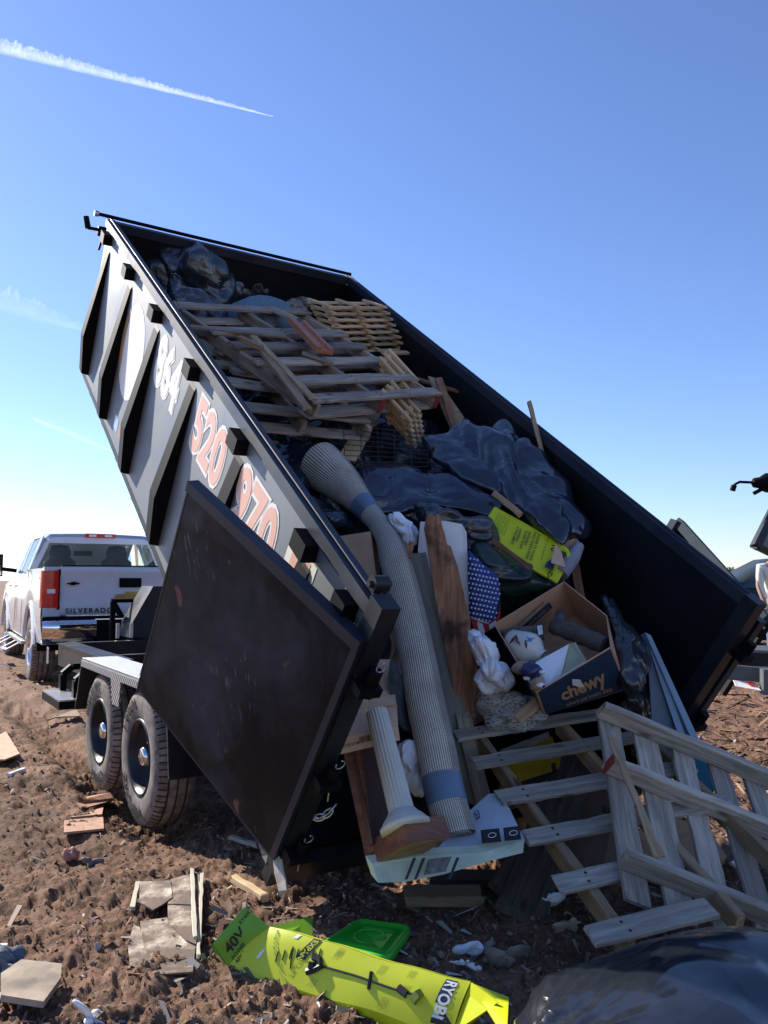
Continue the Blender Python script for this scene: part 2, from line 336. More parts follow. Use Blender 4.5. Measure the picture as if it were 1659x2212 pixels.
def wheel(par, O, ax, R, w, rr, words=(), rimmat='steel', deep=.10):
    t, r, h = MB(), MB(), MB(); tyre(t, r, h, O, ax, R, w, rr, deep)
    root = mk('wheel', r, M[rimmat], par)
    ty = mk('tyre', t, [M['rubber'], M['rubber'], M['rubberd']], root) if False else None
    return root, t, h

# ------------------------------------------------------------------ dump trailer
TRL = thing('dump_trailer', 'black tandem axle dump trailer with its bed tipped high, spilling a load of junk', 'trailer', T0)
LOC['par'] = T0
mb = MB(); mb.box(bed, (-.04, 0, -.05), (BW_+.04, BL_, -.002)); 
for k in range(9): mb.box(bed, (.0, .1+k*.55, -.13), (BW_, .16+k*.55, -.051))
for x in (.3, 1.7): mb.box(bed, (x, .05, -.26), (x+.08, BL_-.05, -.131))
mk('bed_floor', mb, M['steelin'], TRL)
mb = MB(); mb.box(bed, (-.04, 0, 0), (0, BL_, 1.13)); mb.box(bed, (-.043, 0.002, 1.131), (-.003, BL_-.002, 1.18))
# left wall exterior skin has sun sheen in its colour, the inside worn: second material on an inner lining
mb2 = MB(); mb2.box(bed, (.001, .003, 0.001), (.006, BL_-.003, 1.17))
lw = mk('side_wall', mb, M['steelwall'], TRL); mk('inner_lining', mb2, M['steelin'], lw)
mb = MB(); mb.box(bed, (BW_, 0, 0), (BW_+.04, BL_, 1.18)); mk('side_wall', mb, M['steelin'], TRL)
mb = MB(); mb.box(bed, (0.001, BL_-.04, 0), (BW_-.001, BL_, 1.17)); mk('front_wall', mb, M['steelin'], TRL)
for x0 in (-.055, BW_-.01):
    mb = MB(); mb.box(bed, (x0, -.0, 1.181), (x0+.066, BL_+.02, 1.24))
    mb.tube([bed(x0+.033, 0.01, 1.243), bed(x0+.033, BL_, 1.243)], .009, 8)
    mk('top_rail', mb, M['rail'], TRL)
mb = MB(); mb.box(bed, (.012, BL_-.05, 1.171), (BW_-.012, BL_+.02, 1.236)); mk('front_rail', mb, M['rail'], TRL)
# ribs: tapered uprights below a stake pocket each
RIBS = [4.52, 3.72, 2.92, 2.08, 1.27, .43]
def rib(y, x0, sgn):
    mb = MB(); w = .10
    prof = [(0, .04), (.055, .05), (.088, .36), (.008, 1.04), (0, 1.06)]
    poly = [bed(x0+sgn*d, y, z) for d, z in prof]
    mb.prism(poly, BS*w); o = mk('rib', mb, M['rib'], TRL)
    mb = MB(); mb.box(bed, (min(x0, x0+sgn*.065), y-.01, 1.10), (max(x0, x0+sgn*.065), y+w+.01, 1.179)); mk('stake_pocket', mb, M['rib'], TRL)
for y in RIBS: rib(y, -.041, -1)
mb = MB(); mb.box(bed, (-.105, .06, 1.10), (-.041, .15, 1.179)); mk('stake_pocket', mb, M['rib'], TRL)
for y in RIBS[:3]: rib(y, BW_+.041, 1)
# decals on the left wall
def wp(s, n, o=.0): return bed(-.0405-o, s, n)
for wd, s in (('864', 2.845), ('520', 1.985), ('970', 1.265), ('1', .60)):
    e_ = V3(text_mb(wd, 1, T0, RT, UPZ, bold=.028, warp=lambda x, y: (x, y, 0)).v); x0_, x1_, y1_ = e_[:, 0].min(), e_[:, 0].max(), e_[:, 1].max()
    tw_ = .50 if len(wd) == 3 else .16
    sc_ = lambda x, y, o, s=s: wp(s-(x-x0_)/(x1_-x0_)*tw_, .785+y/y1_*.29, o)
    text('phone_number', wd, 1, T0, -BS, BN, M['cream'], TRL, bold=.075, warp=lambda x, y: sc_(x, y, .0012))
    text('phone_number', wd, 1, T0, -BS, BN, M['cream'] if wd == '864' else M['orange'], TRL, bold=.028, warp=lambda x, y: sc_(x, y, .0025))
mb = MB(); mb.prism([wp(3.42+.29*math.cos(q), .70+.33*math.sin(q)) for q in np.linspace(0, 2*math.pi, 48, endpoint=False)], RT*-.0012); mk('round_logo', mb, M['cream'], TRL)
mb = MB(); mb.prism([wp(3.45+.27*math.cos(q), .70+.31*math.sin(q), .0015) for q in np.linspace(-.9, .9, 20)]+[wp(3.58+.06*math.cos(q), .70+.2*math.sin(q), .0015) for q in np.linspace(.9, -.9, 10)], RT*-.001); mk('logo_shadow', mb, M['tan'], TRL)  # brownish strip of shadow painted on the logo's forward edge
for s0, n0 in ((4.2, .18), (3.5, .10)):
    for k in range(3):
        mb = MB(); mb.box(lambda a, b, c_: wp(b, c_, a), (0, s0-.14*k-.1, n0), (.001, s0-.14*k, n0+.1)); mk('sticker', mb, M['tan' if k else 'galv'], TRL)
# rear posts
for x0 in (-.065, BW_-.035):
    mb = MB(); mb.box(bed, (x0, -.085, -.06), (x0+.075, -.003, 1.275 if x0 < 0 else 1.25)); mk('corner_post', mb, M['steel'], TRL)
mb = MB(); mb.box(bed, (-.06, -.06, -.16), (BW_+.06, 0.0, -.061)); mk('rear_sill', mb, M['steel'], TRL)
# barn doors
def door(hx, sg, ph, name_in):
    a = R_(ph); ux = RT*(-sg*math.cos(a)) + BS*math.sin(a); nn = nrm(np.cross(BN, ux))*(1 if sg > 0 else -1)   # nn points to the inner face
    H0 = bed(hx, -.075, 0)
    D = lambda w, n, t: H0+ux*w+BN*n+nn*t
    mb = MB(); mb.box(D, (0.03, .03, -.03), (1.05, 1.085, .0))
    d = mk('rear_door', mb, M['doorin'], TRL)
    mb = MB()
    mb.box(D, (-.0, 1.086, -.045), (1.062, 1.13, .008)); mb.box(D, (1.051, .0, -.045), (1.060, 1.085, .0015)); mb.box(D, (-.0, 0.03, -.045), (.029, 1.085, .004)); mb.box(D, (0.03, 0.018, -.045), (1.05, .029, .0))
    for w in (.35, .7): mb.box(D, (w, .03, -.075), (w+.06, 1.085, -.031))
    mk('door_frame', mb, M['rail'] , d)
    return D, d
DL, dleft = door(-.085, 1, 72.6, '')
DR, dright = door(BW_+.15, -1, 88, '')
for n in (.12, .52, .98):   # hinges with lynch pins on the left, barrels on the right
    for xb, side in ((-.0, 0), (BW_+.07, 1)):
        mb = MB(); A = bed(xb-.01 if side == 0 else xb, -.115, n); mb.tube([A-BN*.055, A+BN*.055], .024, 12); mb.bar(A-BN*.02+RT*-.06, A-BN*.02+RT*.03, .07, .035, BN)
        h = mk('door_hinge', mb, M['rib'], TRL)
        if side == 0:
            mb = MB(); q = np.linspace(0, 2*math.pi*.8, 9)
            mb.tube([A+BN*(.07+.02*math.cos(t))+RT*.018*math.sin(t)-FW*.02 for t in q], .0025, 6); mk('lynch_pin', mb, M['galv'], h)
            mb = MB(); mb.tube([A-BN*(.055)-FW*.015, A-BN*.12-FW*.02+RT*.012], .0035, 6); mk('pin_tail', mb, M['galv'], h)
mb = MB(); mb.box(bed, (BW_+.045, -.06, .25), (BW_+.085, -.05, .95)); mk('blue_grey_strip', mb, plain('pale_blue_steel', (.28, .34, .38), .4, .4), TRL)  # pale blue-grey strip between the right post and the folded door
# chain hanging from the left door
mb = MB(); p0 = W(722, 1742, 3.12); p1 = W(690, 1775, 3.1); p2 = W(655, 1750, 3.12)
ch = [p0*(1-t)**2+2*t*(1-t)*(p1+V3((0, 0, -.02)))+p2*t*t for t in np.linspace(0, 1, 8)]
for i in range(7):
    a, b = ch[i], ch[i+1]; d = nrm(b-a); s = nrm(np.cross(d, (0, 1, 0) if i % 2 else (.3, .2, 1))); c_ = (a+b)/2; L = .024
    mb.tube([c_+d*L*math.cos(t)+s*.013*math.sin(t) for t in np.linspace(0, 2*math.pi, 13)], .0042, 6, cap=False)
mk('safety_chain', mb, M['galv'], TRL)
# door hook and pivot at the top of the left post
mb = MB(); K = bed(-.0, -.03, 1.25); hp = [W(812, 1330, 3.45), W(795, 1295, 3.5), W(783, 1265, 3.55), W(786, 1250, 3.55), W(794, 1258, 3.55)]
mb.tube(hp, [.014, .012, .010, .009, .007], 8); mk('door_hook', mb, M['galv'], TRL)
mb = MB(); mb.tube([bed(-.03, .06, 1.27), bed(.03, .06, 1.27)], .03, 14); mb.tube([bed(-.045, .06, 1.27), bed(.045, .06, 1.27)], .013, 8, 0); mk('latch_pivot', mb, M['steel'], TRL)
# tarp roller and crank at the front end
mb = MB(); mb.tube([bed(-.14, BL_, 1.262), bed(BW_+.03, BL_, 1.262)], .014, 14); mb.tube([bed(-.15, BL_, 1.262), bed(-.12, BL_, 1.262)], .022, 14, 1)
tp = mk('tarp_roller', mb, [M['rib'], M['galv']], TRL)
mb = MB(); cA = W(238, 507, 8.1); cB = W(212, 496, 8.05); cC = W(190, 492, 8.0); cD = W(186, 468, 8.0)
mb.tube([cA, cB, cC], .018, 8); mb.tube([cC, cD], [.03, .028], 10); mb.lathe((cA+cB)/2-RT*.06, RT, [(0, 0), (0, .05), (.12, .055), (.12, 0)], 14); mb.tube([(cA+cB)/2, W(213, 540, 8.05)], .012, 6)
mk('crank_handle', mb, M['rib'], tp)
# chassis
mb = MB()
for x in (.14, 1.78): mb.box(tr, (x, 1.15, .55), (x+.1, 5.35, .755))
for y in (1.2, 2.3, 3.4, 4.4): mb.box(tr, (.221, y, .57), (1.779, y+.08, .70))
mb.box(tr, (.17, 5.351, .58), (2.0, 5.45, .755))
mb.box(tr, (.12, 3.3, .756), (.30, 5.35, .764))
for sx, ex in ((.2, .98), (1.8, 1.12)): mb.bar(tr(sx, 5.45, .68), tr(ex, 7.3, .62), .09, .13, UPZ)
mb.bar(tr(1.05, 7.2, .62), tr(1.05, 7.75, .62), .1, .1, UPZ)
mk('chassis', mb, M['steel'], TRL)
mb = MB()   # scissor hoist
mb.bar(tr(.6, 1.9, .7), bed(.6, 2.4, -.2), .09, .14, RT); mb.bar(tr(1.5, 1.9, .7), bed(1.5, 2.4, -.2), .09, .14, RT)
mb.bar(tr(.7, 3.3, .7), tr(.7, 1.9, 1.5), .08, .12, RT); mb.bar(tr(1.4, 3.3, .7), tr(1.4, 1.9, 1.5), .08, .12, RT); mb.tube([tr(1.05, 3.2, .7), bed(1.05, 2.4, -.2)], .06, 14)
mk('hoist', mb, M['rib'], TRL)
# pump box at the front, sloped left flank
mb = MB(); mb.prism([tr(.86, 5.5, .776), tr(1.75, 5.5, .776), tr(1.75, 5.5, 1.0), tr(1.55, 5.5, 1.31), tr(1.10, 5.5, 1.31), tr(.89, 5.5, .93)], FW*.42); pb = mk('pump_box', mb, M['steel'], TRL)
mb = MB(); mb.tube([tr(.80, 5.95, .7), tr(.80, 5.95, 1.14)], .03, 12); mb.tube([tr(.78, 5.95, 1.15), tr(1.1, 5.95, 1.15)], .022, 8); mb.tube([tr(.80, 5.95, 1.14), tr(.88, 5.9, .98)], .032, 8); mk('jack', mb, M['rib'], TRL)
for x in (.72, .86): 
    mb = MB(); mb.box(tr, (x, 5.46, .776), (x+.03, 5.49, .93)); mk('pin_bracket', mb, M['galv'], TRL)
# diamond plate material
def diamond():
    m, nt, b = newmat('diamond_plate'); v = coords(nt, (1, 1, 1), rnd=False)
    bk = N_(nt, 'ShaderNodeTexWave'); bk.wave_type = 'BANDS'; bk.bands_direction = 'DIAGONAL'; bk.inputs['Scale'].default_value = 16; bk.inputs['Distortion'].default_value = 0
    mp = N_(nt, 'ShaderNodeMapping'); mp.inputs['Rotation'].default_value = (0, 0, -YAW); nt.links.new(v, mp.inputs[0]); nt.links.new(mp.outputs[0], bk.inputs[0])
    mp2 = N_(nt, 'ShaderNodeMapping'); mp2.inputs['Scale'].default_value = (-1, 1, 1); nt.links.new(mp.outputs[0], mp2.inputs[0])
    b2 = N_(nt, 'ShaderNodeTexWave'); b2.bands_direction = 'DIAGONAL'; b2.inputs['Scale'].default_value = 16; nt.links.new(mp2.outputs[0], b2.inputs[0])
    mx = N_(nt, 'ShaderNodeMath', operation='MULTIPLY'); nt.links.new(bk.outputs['Fac'], mx.inputs[0]); nt.links.new(b2.outputs['Fac'], mx.inputs[1])
    bump(nt, b, mx.outputs[0], .9, .01); nt.links.new(ramp(nt, [(.2, (.26, .27, .29)), (.6, (.56, .57, .60))], mx.outputs[0]), b.inputs['Base Color'])
    b.inputs['Metallic'].default_value = .75; b.inputs['Roughness'].default_value = .38; return m
M['diamond'] = diamond()
WY = [1.68, 2.62]
for side in (0, 1):
    xo, xi = (-.13, .115) if side == 0 else (2.23, 1.985)
    a_, b_ = min(xo, xi), max(xo, xi)
    mb = MB(); mb.box(tr, (a_, 1.18, .80), (b_, 3.10, .815)); mb.box(tr, (xo-.006, 1.18, .755), (xo+.006, 3.10, .799))
    fd = mk('fender', mb, M['diamond'], TRL)
    mb = MB(); mb.prism([tr(a_, 3.102, .80), tr(a_, 3.28, .42), tr(a_, 3.30, .42), tr(a_, 3.12, .80)], RT*(b_-a_)); mk('fender_skirt', mb, M['steel'], fd); mb = MB(); mb.prism([tr(a_, 1.178, .80), tr(a_, 1.10, .36), tr(a_, 1.08, .36), tr(a_, 1.158, .80)], RT*(b_-a_))
    mk('fender_skirt', mb, M['steel'], fd)
    mb = MB(); yc = 2.15; mb.prism([tr(xo-.007, yc+.11, .754), tr(xo-.007, yc+.06, .60), tr(xo-.007, yc-.09, .60), tr(xo-.007, yc-.13, .754)], RT*.012); mk('fender_gusset', mb, M['diamond'], fd)
    for i, y in enumerate(WY):
        t, r, h = MB(), MB(), MB(); ax = -RT if side == 0 else RT
        O = tr(-.125 if side == 0 else 2.225, y, .365)
        tyre(t, r, h, O, ax, .385, .235, .215, .11)
        wr = mk('wheel', r, M['steel'], TRL); mk('tyre', t, [M['rubber'], M['tread'], M['rubberd']], wr); mk('hub_cap', h, M['chrome'], wr)
        if side == 0:
            for wd, q0 in ((('WESTLAKE', -1.35), ('CR960A', 2.5)) if i else (('CR960A', -1.15), ('WESTLAKE', 2.75))):
                def wf(x, yy, q0=q0, O=O, rr=.272):
                    q = q0+x/rr; return O - RT*.0035 + (UPZ*math.cos(q) - FW*math.sin(q))*(rr+yy)
                text('sidewall_lettering', wd, .082, O, FW, UPZ, M['letterblack'], wr, bold=.04, warp=wf)
mb = MB()
for y in WY: mb.tube([tr(-.0, y, .365), tr(2.1, y, .365)], .045, 12)
mk('axle', mb, M['rib'], TRL)
# side step in front of the fender
mb = MB()
for y in (3.55, 4.05):
    pts = [tr(.12, y, .66), tr(.0, y, .66), tr(-.07, y, .60), tr(-.07, y, .43)]
    for a, b in zip(pts[:-1], pts[1:]): mb.bar(a, b, .05, .07, FW)
mb.box(tr, (-.21, 3.45, .40), (-.04, 4.15, .46)); st = mk('step', mb, M['rib'], TRL)
mb = MB(); mb.box(tr, (-.208, 3.452, .461), (-.042, 4.148, .472)); mk('step_tread', mb, M['galv'], st)
mb = MB(); mb.box(tr, (.055, 5.38, .56), (.058, 5.48, .72)) ; mk('diamond_patch', mb, M['diamond'], TRL)
# tail light, mud flaps
mb = MB(); mb.prism([W(604, 1868, 3.2), W(636, 1862, 3.2), W(631, 1845, 3.2), W(622, 1841, 3.2), W(611, 1848, 3.2)], FW*.03); mk('tail_light', mb, M['red'], TRL)
mb = MB(); mb.box(tr, (.05, .12, .16), (2.05, .18, .30)); mk('rear_bumper', mb, M['rib'], TRL)
# ------------------------------------------------------------------ ground
def gz(x, y, fine=True):
    p = np.stack([x, y, np.zeros_like(x)], -1); r = np.hypot(x, y)
    z = .045*fbm(p*.55, 2, 3) + .10*np.clip((y-7)/6, 0, 1)*np.clip((r-3)/5, 0, 1)
    near = 1/(1+(r/14)**2)
    if fine:
        z = z + near*(.032*np.maximum(fbm(p*2.1, 3, 11), -.4) + .020*np.abs(fbm(p*4.3+fbm(p*1.5, 2, 8)[..., None], 2, 71)) + .012*ridge(p*7.5+fbm(p*4, 2, 5)[..., None]*.6, 2, 21, .6) + .011*ridge(p*19+fbm(p*9, 2, 6)[..., None]*.8, 2, 51, .6) + .006*fbm(p*41, 2, 41) - .012)
    # wheel ruts running out behind the tyres on the left
    q = (p-T0)@RT; yy = (p-T0)@FW
    z = z - .10*np.exp(-((q+.02)/.17)**4)*np.clip((yy-1.2)*3, 0, 1)*(1+.20*np.sign(np.sin(yy*52+np.abs(q+.02)*34)))*np.clip(1.2-.08*yy, 0, 1)
    return z
def ground():
    th = np.concatenate([np.linspace(-math.pi, -.85, 60, endpoint=False), np.linspace(-.85, .85, 860, endpoint=False), np.linspace(.85, math.pi, 60, endpoint=False)])
    rr = [.05]
    while rr[-1] < 900:
        r = rr[-1]; rr.append(r+ (.12 if r < 1.8 else .0065*r if r < 9 else .016*r if r < 40 else .08*r))
    rr = np.array(rr); A, Rr = np.meshgrid(th, rr); x = np.sin(A)*Rr; y = np.cos(A)*Rr; z = gz(x, y)
    n, m = x.shape; idx = np.arange(n*m).reshape(n, m); nx = np.roll(idx, -1, 1)
    f = np.stack([idx[:-1], nx[:-1], nx[1:], idx[1:]], -1).reshape(-1, 4)
    me = bpy.data.meshes.new('ground'); me.vertices.add(n*m); me.vertices.foreach_set('co', np.stack([x, y, z], -1).ravel())
    me.loops.add(f.size); me.loops.foreach_set('vertex_index', f[:, ::-1].ravel()); me.polygons.add(len(f)); me.polygons.foreach_set('loop_start', np.arange(0, f.size, 4)); me.polygons.foreach_set('loop_total', np.full(len(f), 4))
    me.polygons.foreach_set('use_smooth', np.ones(len(f), bool)); me.update(); me.validate()
    o = bpy.data.objects.new('ground', me); COL.objects.link(o); me.materials.append(M['mud']); return struct(o)
def mud():
    m, nt, b = newmat('brown_mud'); v = coords(nt, rnd=False); n1 = noise(nt, v, 2.2, 9, .68, .3); n2 = noise(nt, v, 34, 6, .7); n3 = noise(nt, v, .35, 3, .5)
    c = ramp(nt, [(.3, (.105, .055, .031)), (.48, (.205, .113, .066)), (.62, (.30, .174, .106)), (.78, (.42, .265, .17))], n1)
    mx = N_(nt, 'ShaderNodeMix', data_type='RGBA', blend_type='MULTIPLY'); mx.inputs[0].default_value = .85
    nt.links.new(c, mx.inputs[6]); nt.links.new(ramp(nt, [(.33, (.42, .40, .38)), (.5, (.95, .95, .95)), (.70, (1.45, 1.38, 1.3))], n2), mx.inputs[7])
    m2 = N_(nt, 'ShaderNodeMix', data_type='RGBA', blend_type='MULTIPLY'); m2.inputs[0].default_value = .5
    nt.links.new(mx.outputs[2], m2.inputs[6]); nt.links.new(ramp(nt, [(.4, (.7, .68, .7)), (.65, (1.2, 1.15, 1.1))], n3), m2.inputs[7])
    nt.links.new(m2.outputs[2], b.inputs['Base Color']); b.inputs['Roughness'].default_value = .88; b.inputs['Specular IOR Level'].default_value = .3
    b1 = bump(nt, b, n2, .8, .02); b2 = N_(nt, 'ShaderNodeBump'); b2.inputs['Strength'].default_value = .5; b2.inputs['Distance'].default_value = .01
    nt.links.new(noise(nt, v, 110, 4, .7), b2.inputs['Height']); nt.links.new(b1.outputs[0], b2.inputs['Normal']); nt.links.new(b2.outputs[0], b.inputs['Normal'])
    return m
M['mud'] = mud(); GRD = ground()
def gpt(u, v, dz=0.):  # ground point under a pixel, on the uneven surface
    z = 0.
    for _ in range(4):
        X = G(u, v, z); z = float(gz(np.array([X[0]]), np.array([X[1]]), False)[0])
    return V3((X[0], X[1], z+dz))
rng = np.random.default_rng(5)
def scatter(name, kind, count, mat, rmax, smin, smax, flatc, label, region=None, seed=1):
    rg = np.random.default_rng(seed); vs = []; fs = []; base = 0
    oc = np.array([(1, 0, 0), (0, 1, 0), (-1, 0, 0), (0, -1, 0), (0, 0, 1), (0, 0, -1), (.7, .7, .35), (-.7, .7, .4), (-.6, -.7, .3), (.7, -.6, .4)], float)
    of = [(6, 0, 4), (6, 4, 1), (6, 1, 0), (7, 1, 4), (7, 4, 2), (7, 2, 1), (8, 2, 4), (8, 4, 3), (8, 3, 2), (9, 3, 4), (9, 4, 0), (9, 0, 3), (0, 1, 5), (1, 2, 5), (2, 3, 5), (3, 0, 5)]
    a = rg.uniform(-.62, .62, count); r = 1.9*(rmax/1.9)**(rg.random(count)**1.15)
    x = np.sin(a)*r; y = np.cos(a)*r; z = gz(x, y)
    if region is not None:
        k = region(x, y, rg); x, y, z, r = x[k], y[k], z[k], r[k]
    tq, ty_ = (x-T0[0])*RT[0]+(y-T0[1])*RT[1], (x-T0[0])*FW[0]+(y-T0[1])*FW[1]; k = ~((np.abs(tq+.02) < .19) & (ty_ > 1.9) & (rg.random(len(x)) < .9)); x, y, z, r = x[k], y[k], z[k], r[k]
    for i in range(len(x)):
        s = rg.uniform(smin, smax)*(rg.random()**2*.8+.4)*(1+r[i]/12)
        if flatc:  # chip: thin sliver
            L, w_, t = s*rg.uniform(1.2, 4), s*rg.uniform(.25, .6), s*.12
            p = np.array([(-L, -w_, 0), (L, -w_*.5, 0), (L*.9, w_*.6, 0), (-L*.8, w_, 0)]); p = np.vstack([p, p+(0, 0, t)])
            ff = [(3, 2, 1, 0), (4, 5, 6, 7), (0, 1, 5, 4), (1, 2, 6, 5), (2, 3, 7, 6), (3, 0, 4, 7)]
        else: p = oc*rg.uniform(.55, 1.25, (10, 3))*s; p[:, 2] *= .7; ff = of
        q = rg.uniform(0, 6.28, 3)*((.09, .09, 1) if flatc else (1, 1, 1)); Rm = np.array(Matrix.Rotation(q[2], 3, 'Z') @ Matrix.Rotation(q[0], 3, 'X') @ Matrix.Rotation(q[1], 3, 'Y'))
        p = p@Rm.T+(x[i], y[i], z[i]+s*.15); vs.append(p); fs += [tuple(base+j for j in f) for f in ff]; base += len(p)
    me = bpy.data.meshes.new(name); me.from_pydata(np.vstack(vs).tolist(), [], fs); me.materials.append(mat); o = bpy.data.objects.new(name, me); COL.objects.link(o)
    tag(o, label, kind); o['kind'] = 'stuff'; return o
def chipmat(name, cols):
    m, nt, b = newmat(name); g = N_(nt, 'ShaderNodeNewGeometry'); nt.links.new(ramp(nt, [(i/(len(cols)-1), c) for i, c in enumerate(cols)], g.outputs['Random Per Island']), b.inputs['Base Color']); b.inputs['Roughness'].default_value = .85; return m
M['clod'] = chipmat('clod_soil', [(.15, .085, .05), (.33, .20, .13), (.20, .115, .07), (.42, .26, .17)])
M['chips'] = chipmat('mulch_chips', [(.12, .06, .035), (.30, .16, .085), (.20, .10, .055), (.40, .26, .16), (.09, .06, .045)])
M['scraps'] = chipmat('litter_scraps', [(.55, .5, .42), (.62, .62, .64), (.35, .25, .18), (.45, .40, .3), (.18, .2, .24)])
scatter('soil_clods', 'soil', 15000, M['clod'], 13, .003, .013, False, 'loose clods of brown soil over the churned mud', seed=2)
scatter('wood_chips', 'chips', 3800, M['chips'], 13, .004, .012, True, 'shredded brown chips and splinters strewn over the mud', seed=3)
scatter('mulch', 'mulch', 15000, M['chips'], 28, .012, .03, True, 'bed of reddish brown mulch behind the trailer on the right', region=lambda x, y, rg: (x/y > .27) & (y > 4.5), seed=4)
scatter('litter', 'litter', 800, M['scraps'], 14, .008, .026, True, 'small pale scraps of litter trodden into the mud', seed=6)
M['flakes'] = chipmat('ragged_flakes', [(.10, .09, .075), (.30, .26, .20), (.16, .13, .10), (.42, .38, .32), (.08, .07, .06)])
scatter('rubbish_flakes', 'rubbish', 2600, M['flakes'], 5.5, .006, .020, True, 'ragged flakes of rotten wood and card in the shade below the load', region=lambda x, y, rg: (x > -.7) & (y < 4.6) & (rg.random(len(x)) < .9), seed=8)
scatter('small_stones', 'stones', 900, chipmat('stone_greys', [(.20, .18, .17), (.38, .34, .31), (.13, .11, .11)]), 11, .005, .016, False, 'small grey stones and crumbs of concrete in the mud', seed=9)

# ------------------------------------------------------------------ contrail and thin wisps
def airmat(name, dens, em=None):   # thin white vapour: lit through, soft edged, mostly see-through
    m, nt, b = newmat(name); nt.nodes.remove(b); out = nt.nodes['Material Output']
    v = coords(nt, (1, 1, 1), rnd=False); n = noise(nt, v, .022, 5, .62); lw = N_(nt, 'ShaderNodeLayerWeight'); lw.inputs['Blend'].default_value = .4
    mr = N_(nt, 'ShaderNodeMapRange'); mr.inputs[1].default_value = .32; mr.inputs[2].default_value = .72; mr.inputs[3].default_value = dens*.45; mr.inputs[4].default_value = dens*1.4; nt.links.new(n, mr.inputs[0])
    iv = N_(nt, 'ShaderNodeMath', operation='SUBTRACT'); iv.inputs[0].default_value = 1; nt.links.new(lw.outputs['Facing'], iv.inputs[1])
    mu = N_(nt, 'ShaderNodeMath', operation='MULTIPLY'); nt.links.new(mr.outputs[0], mu.inputs[0]); nt.links.new(iv.outputs[0], mu.inputs[1])
    df = N_(nt, 'ShaderNodeBsdfDiffuse'); tl = N_(nt, 'ShaderNodeBsdfTranslucent'); df.inputs[0].default_value = (1, 1, 1, 1); tl.inputs[0].default_value = (1, 1, 1, 1); ad = N_(nt, 'ShaderNodeAddShader'); tp = N_(nt, 'ShaderNodeBsdfTransparent'); mx = N_(nt, 'ShaderNodeMixShader')
    nt.links.new(df.outputs[0], ad.inputs[0]); nt.links.new(tl.outputs[0], ad.inputs[1]); nt.links.new(mu.outputs[0], mx.inputs[0]); nt.links.new(tp.outputs[0], mx.inputs[1]); nt.links.new(ad.outputs[0], mx.inputs[2]); nt.links.new(mx.outputs[0], out.inputs['Surface']); return m
def trail(name, pts, rads, dens, label, seed=1):
    P_ = [V3(p) for p in pts]; n = 260; ts = np.linspace(0, 1, n); ax = nrm(P_[-1]-P_[0]); L = np.linalg.norm(P_[-1]-P_[0]); up = nrm(CU-ax*(CU@ax)); sd = np.cross(ax, up)
    seg = 28; A = np.linspace(0, 2*math.pi, seg, endpoint=False); G_ = np.zeros((n, seg, 3))
    for i, t in enumerate(ts):
        r = np.interp(t, np.linspace(0, 1, len(rads)), rads); c = P_[0]+(P_[-1]-P_[0])*t
        q = np.stack([np.full(seg, t*L/(rads[0]*1.3)), np.cos(A)*1.3, np.sin(A)*1.3], -1)
        puff = 1+np.maximum(np.sin(A), -.1)*(.45+1.15*np.abs(fbm(q*1.6, 3, seed))); G_[i] = c+np.outer(np.sin(A)*puff*r*.75, up)+np.outer(np.cos(A)*r, sd)
    mb = MB(); mb.grid(G_, closed=True); o = mk(name, mb, airmat(name+'_vapour', dens)); return tag(o, label, 'contrail')
D_ = 3000
trail('contrail', [W(-120, 76, D_), W(590, 252, D_)], [22, 24, 18, 13, 8, 1.5], .15, 'puffy white contrail slanting down across the upper left sky')
trail('vapour_wisp', [W(-60, 640, D_), W(200, 720, D_)], [40, 40, 3], .035, 'faint broad wisp of vapour low in the left sky', 3)
trail('vapour_wisp', [W(70, 905, D_), W(275, 990, D_)], [6, 9, 1], .07, 'thin short streak of vapour left of the raised bed', 5)

# ------------------------------------------------------------------ pickup truck
TP = V3((-3.10, 9.811, .10)); ty = .516; tF = V3((-math.sin(ty), math.cos(ty), 0)); tR = V3((math.cos(ty), math.sin(ty), 0))
def tk(x, y, z): return TP+tR*x+tF*y+UPZ*z
TRK = thing('pickup_truck', 'white pickup truck hitched in front of the tipped trailer, seen from behind', 'pickup truck', TP)
def loft(secs, mat, name, par, closed=False, cap=False, crease=False):
    mb = MB(); mb.grid(np.array(secs, float), closed=closed); 
    if cap:
        n = len(secs[0]); mb.add(secs[0], [tuple(range(n-1, -1, -1))]); mb.add(secs[-1], [tuple(range(n))])
    return mk(name, mb, mat, par)
# body side profile per station y: (half width, belt z)
def bodysec(y, zb, zt, hw, inn=.05):
    return [tk(-hw+inn, y, zb), tk(-hw, y, zb+.12), tk(-hw-.012, y, (zb+zt)/2), tk(-hw, y, zt-.12), tk(-hw+.05, y, zt), tk(hw-.05, y, zt), tk(hw, y, zt-.12), tk(hw+.012, y, (zb+zt)/2), tk(hw, y, zb+.12), tk(hw-inn, y, zb)]
def arch(sx):
    pass
body = MB()
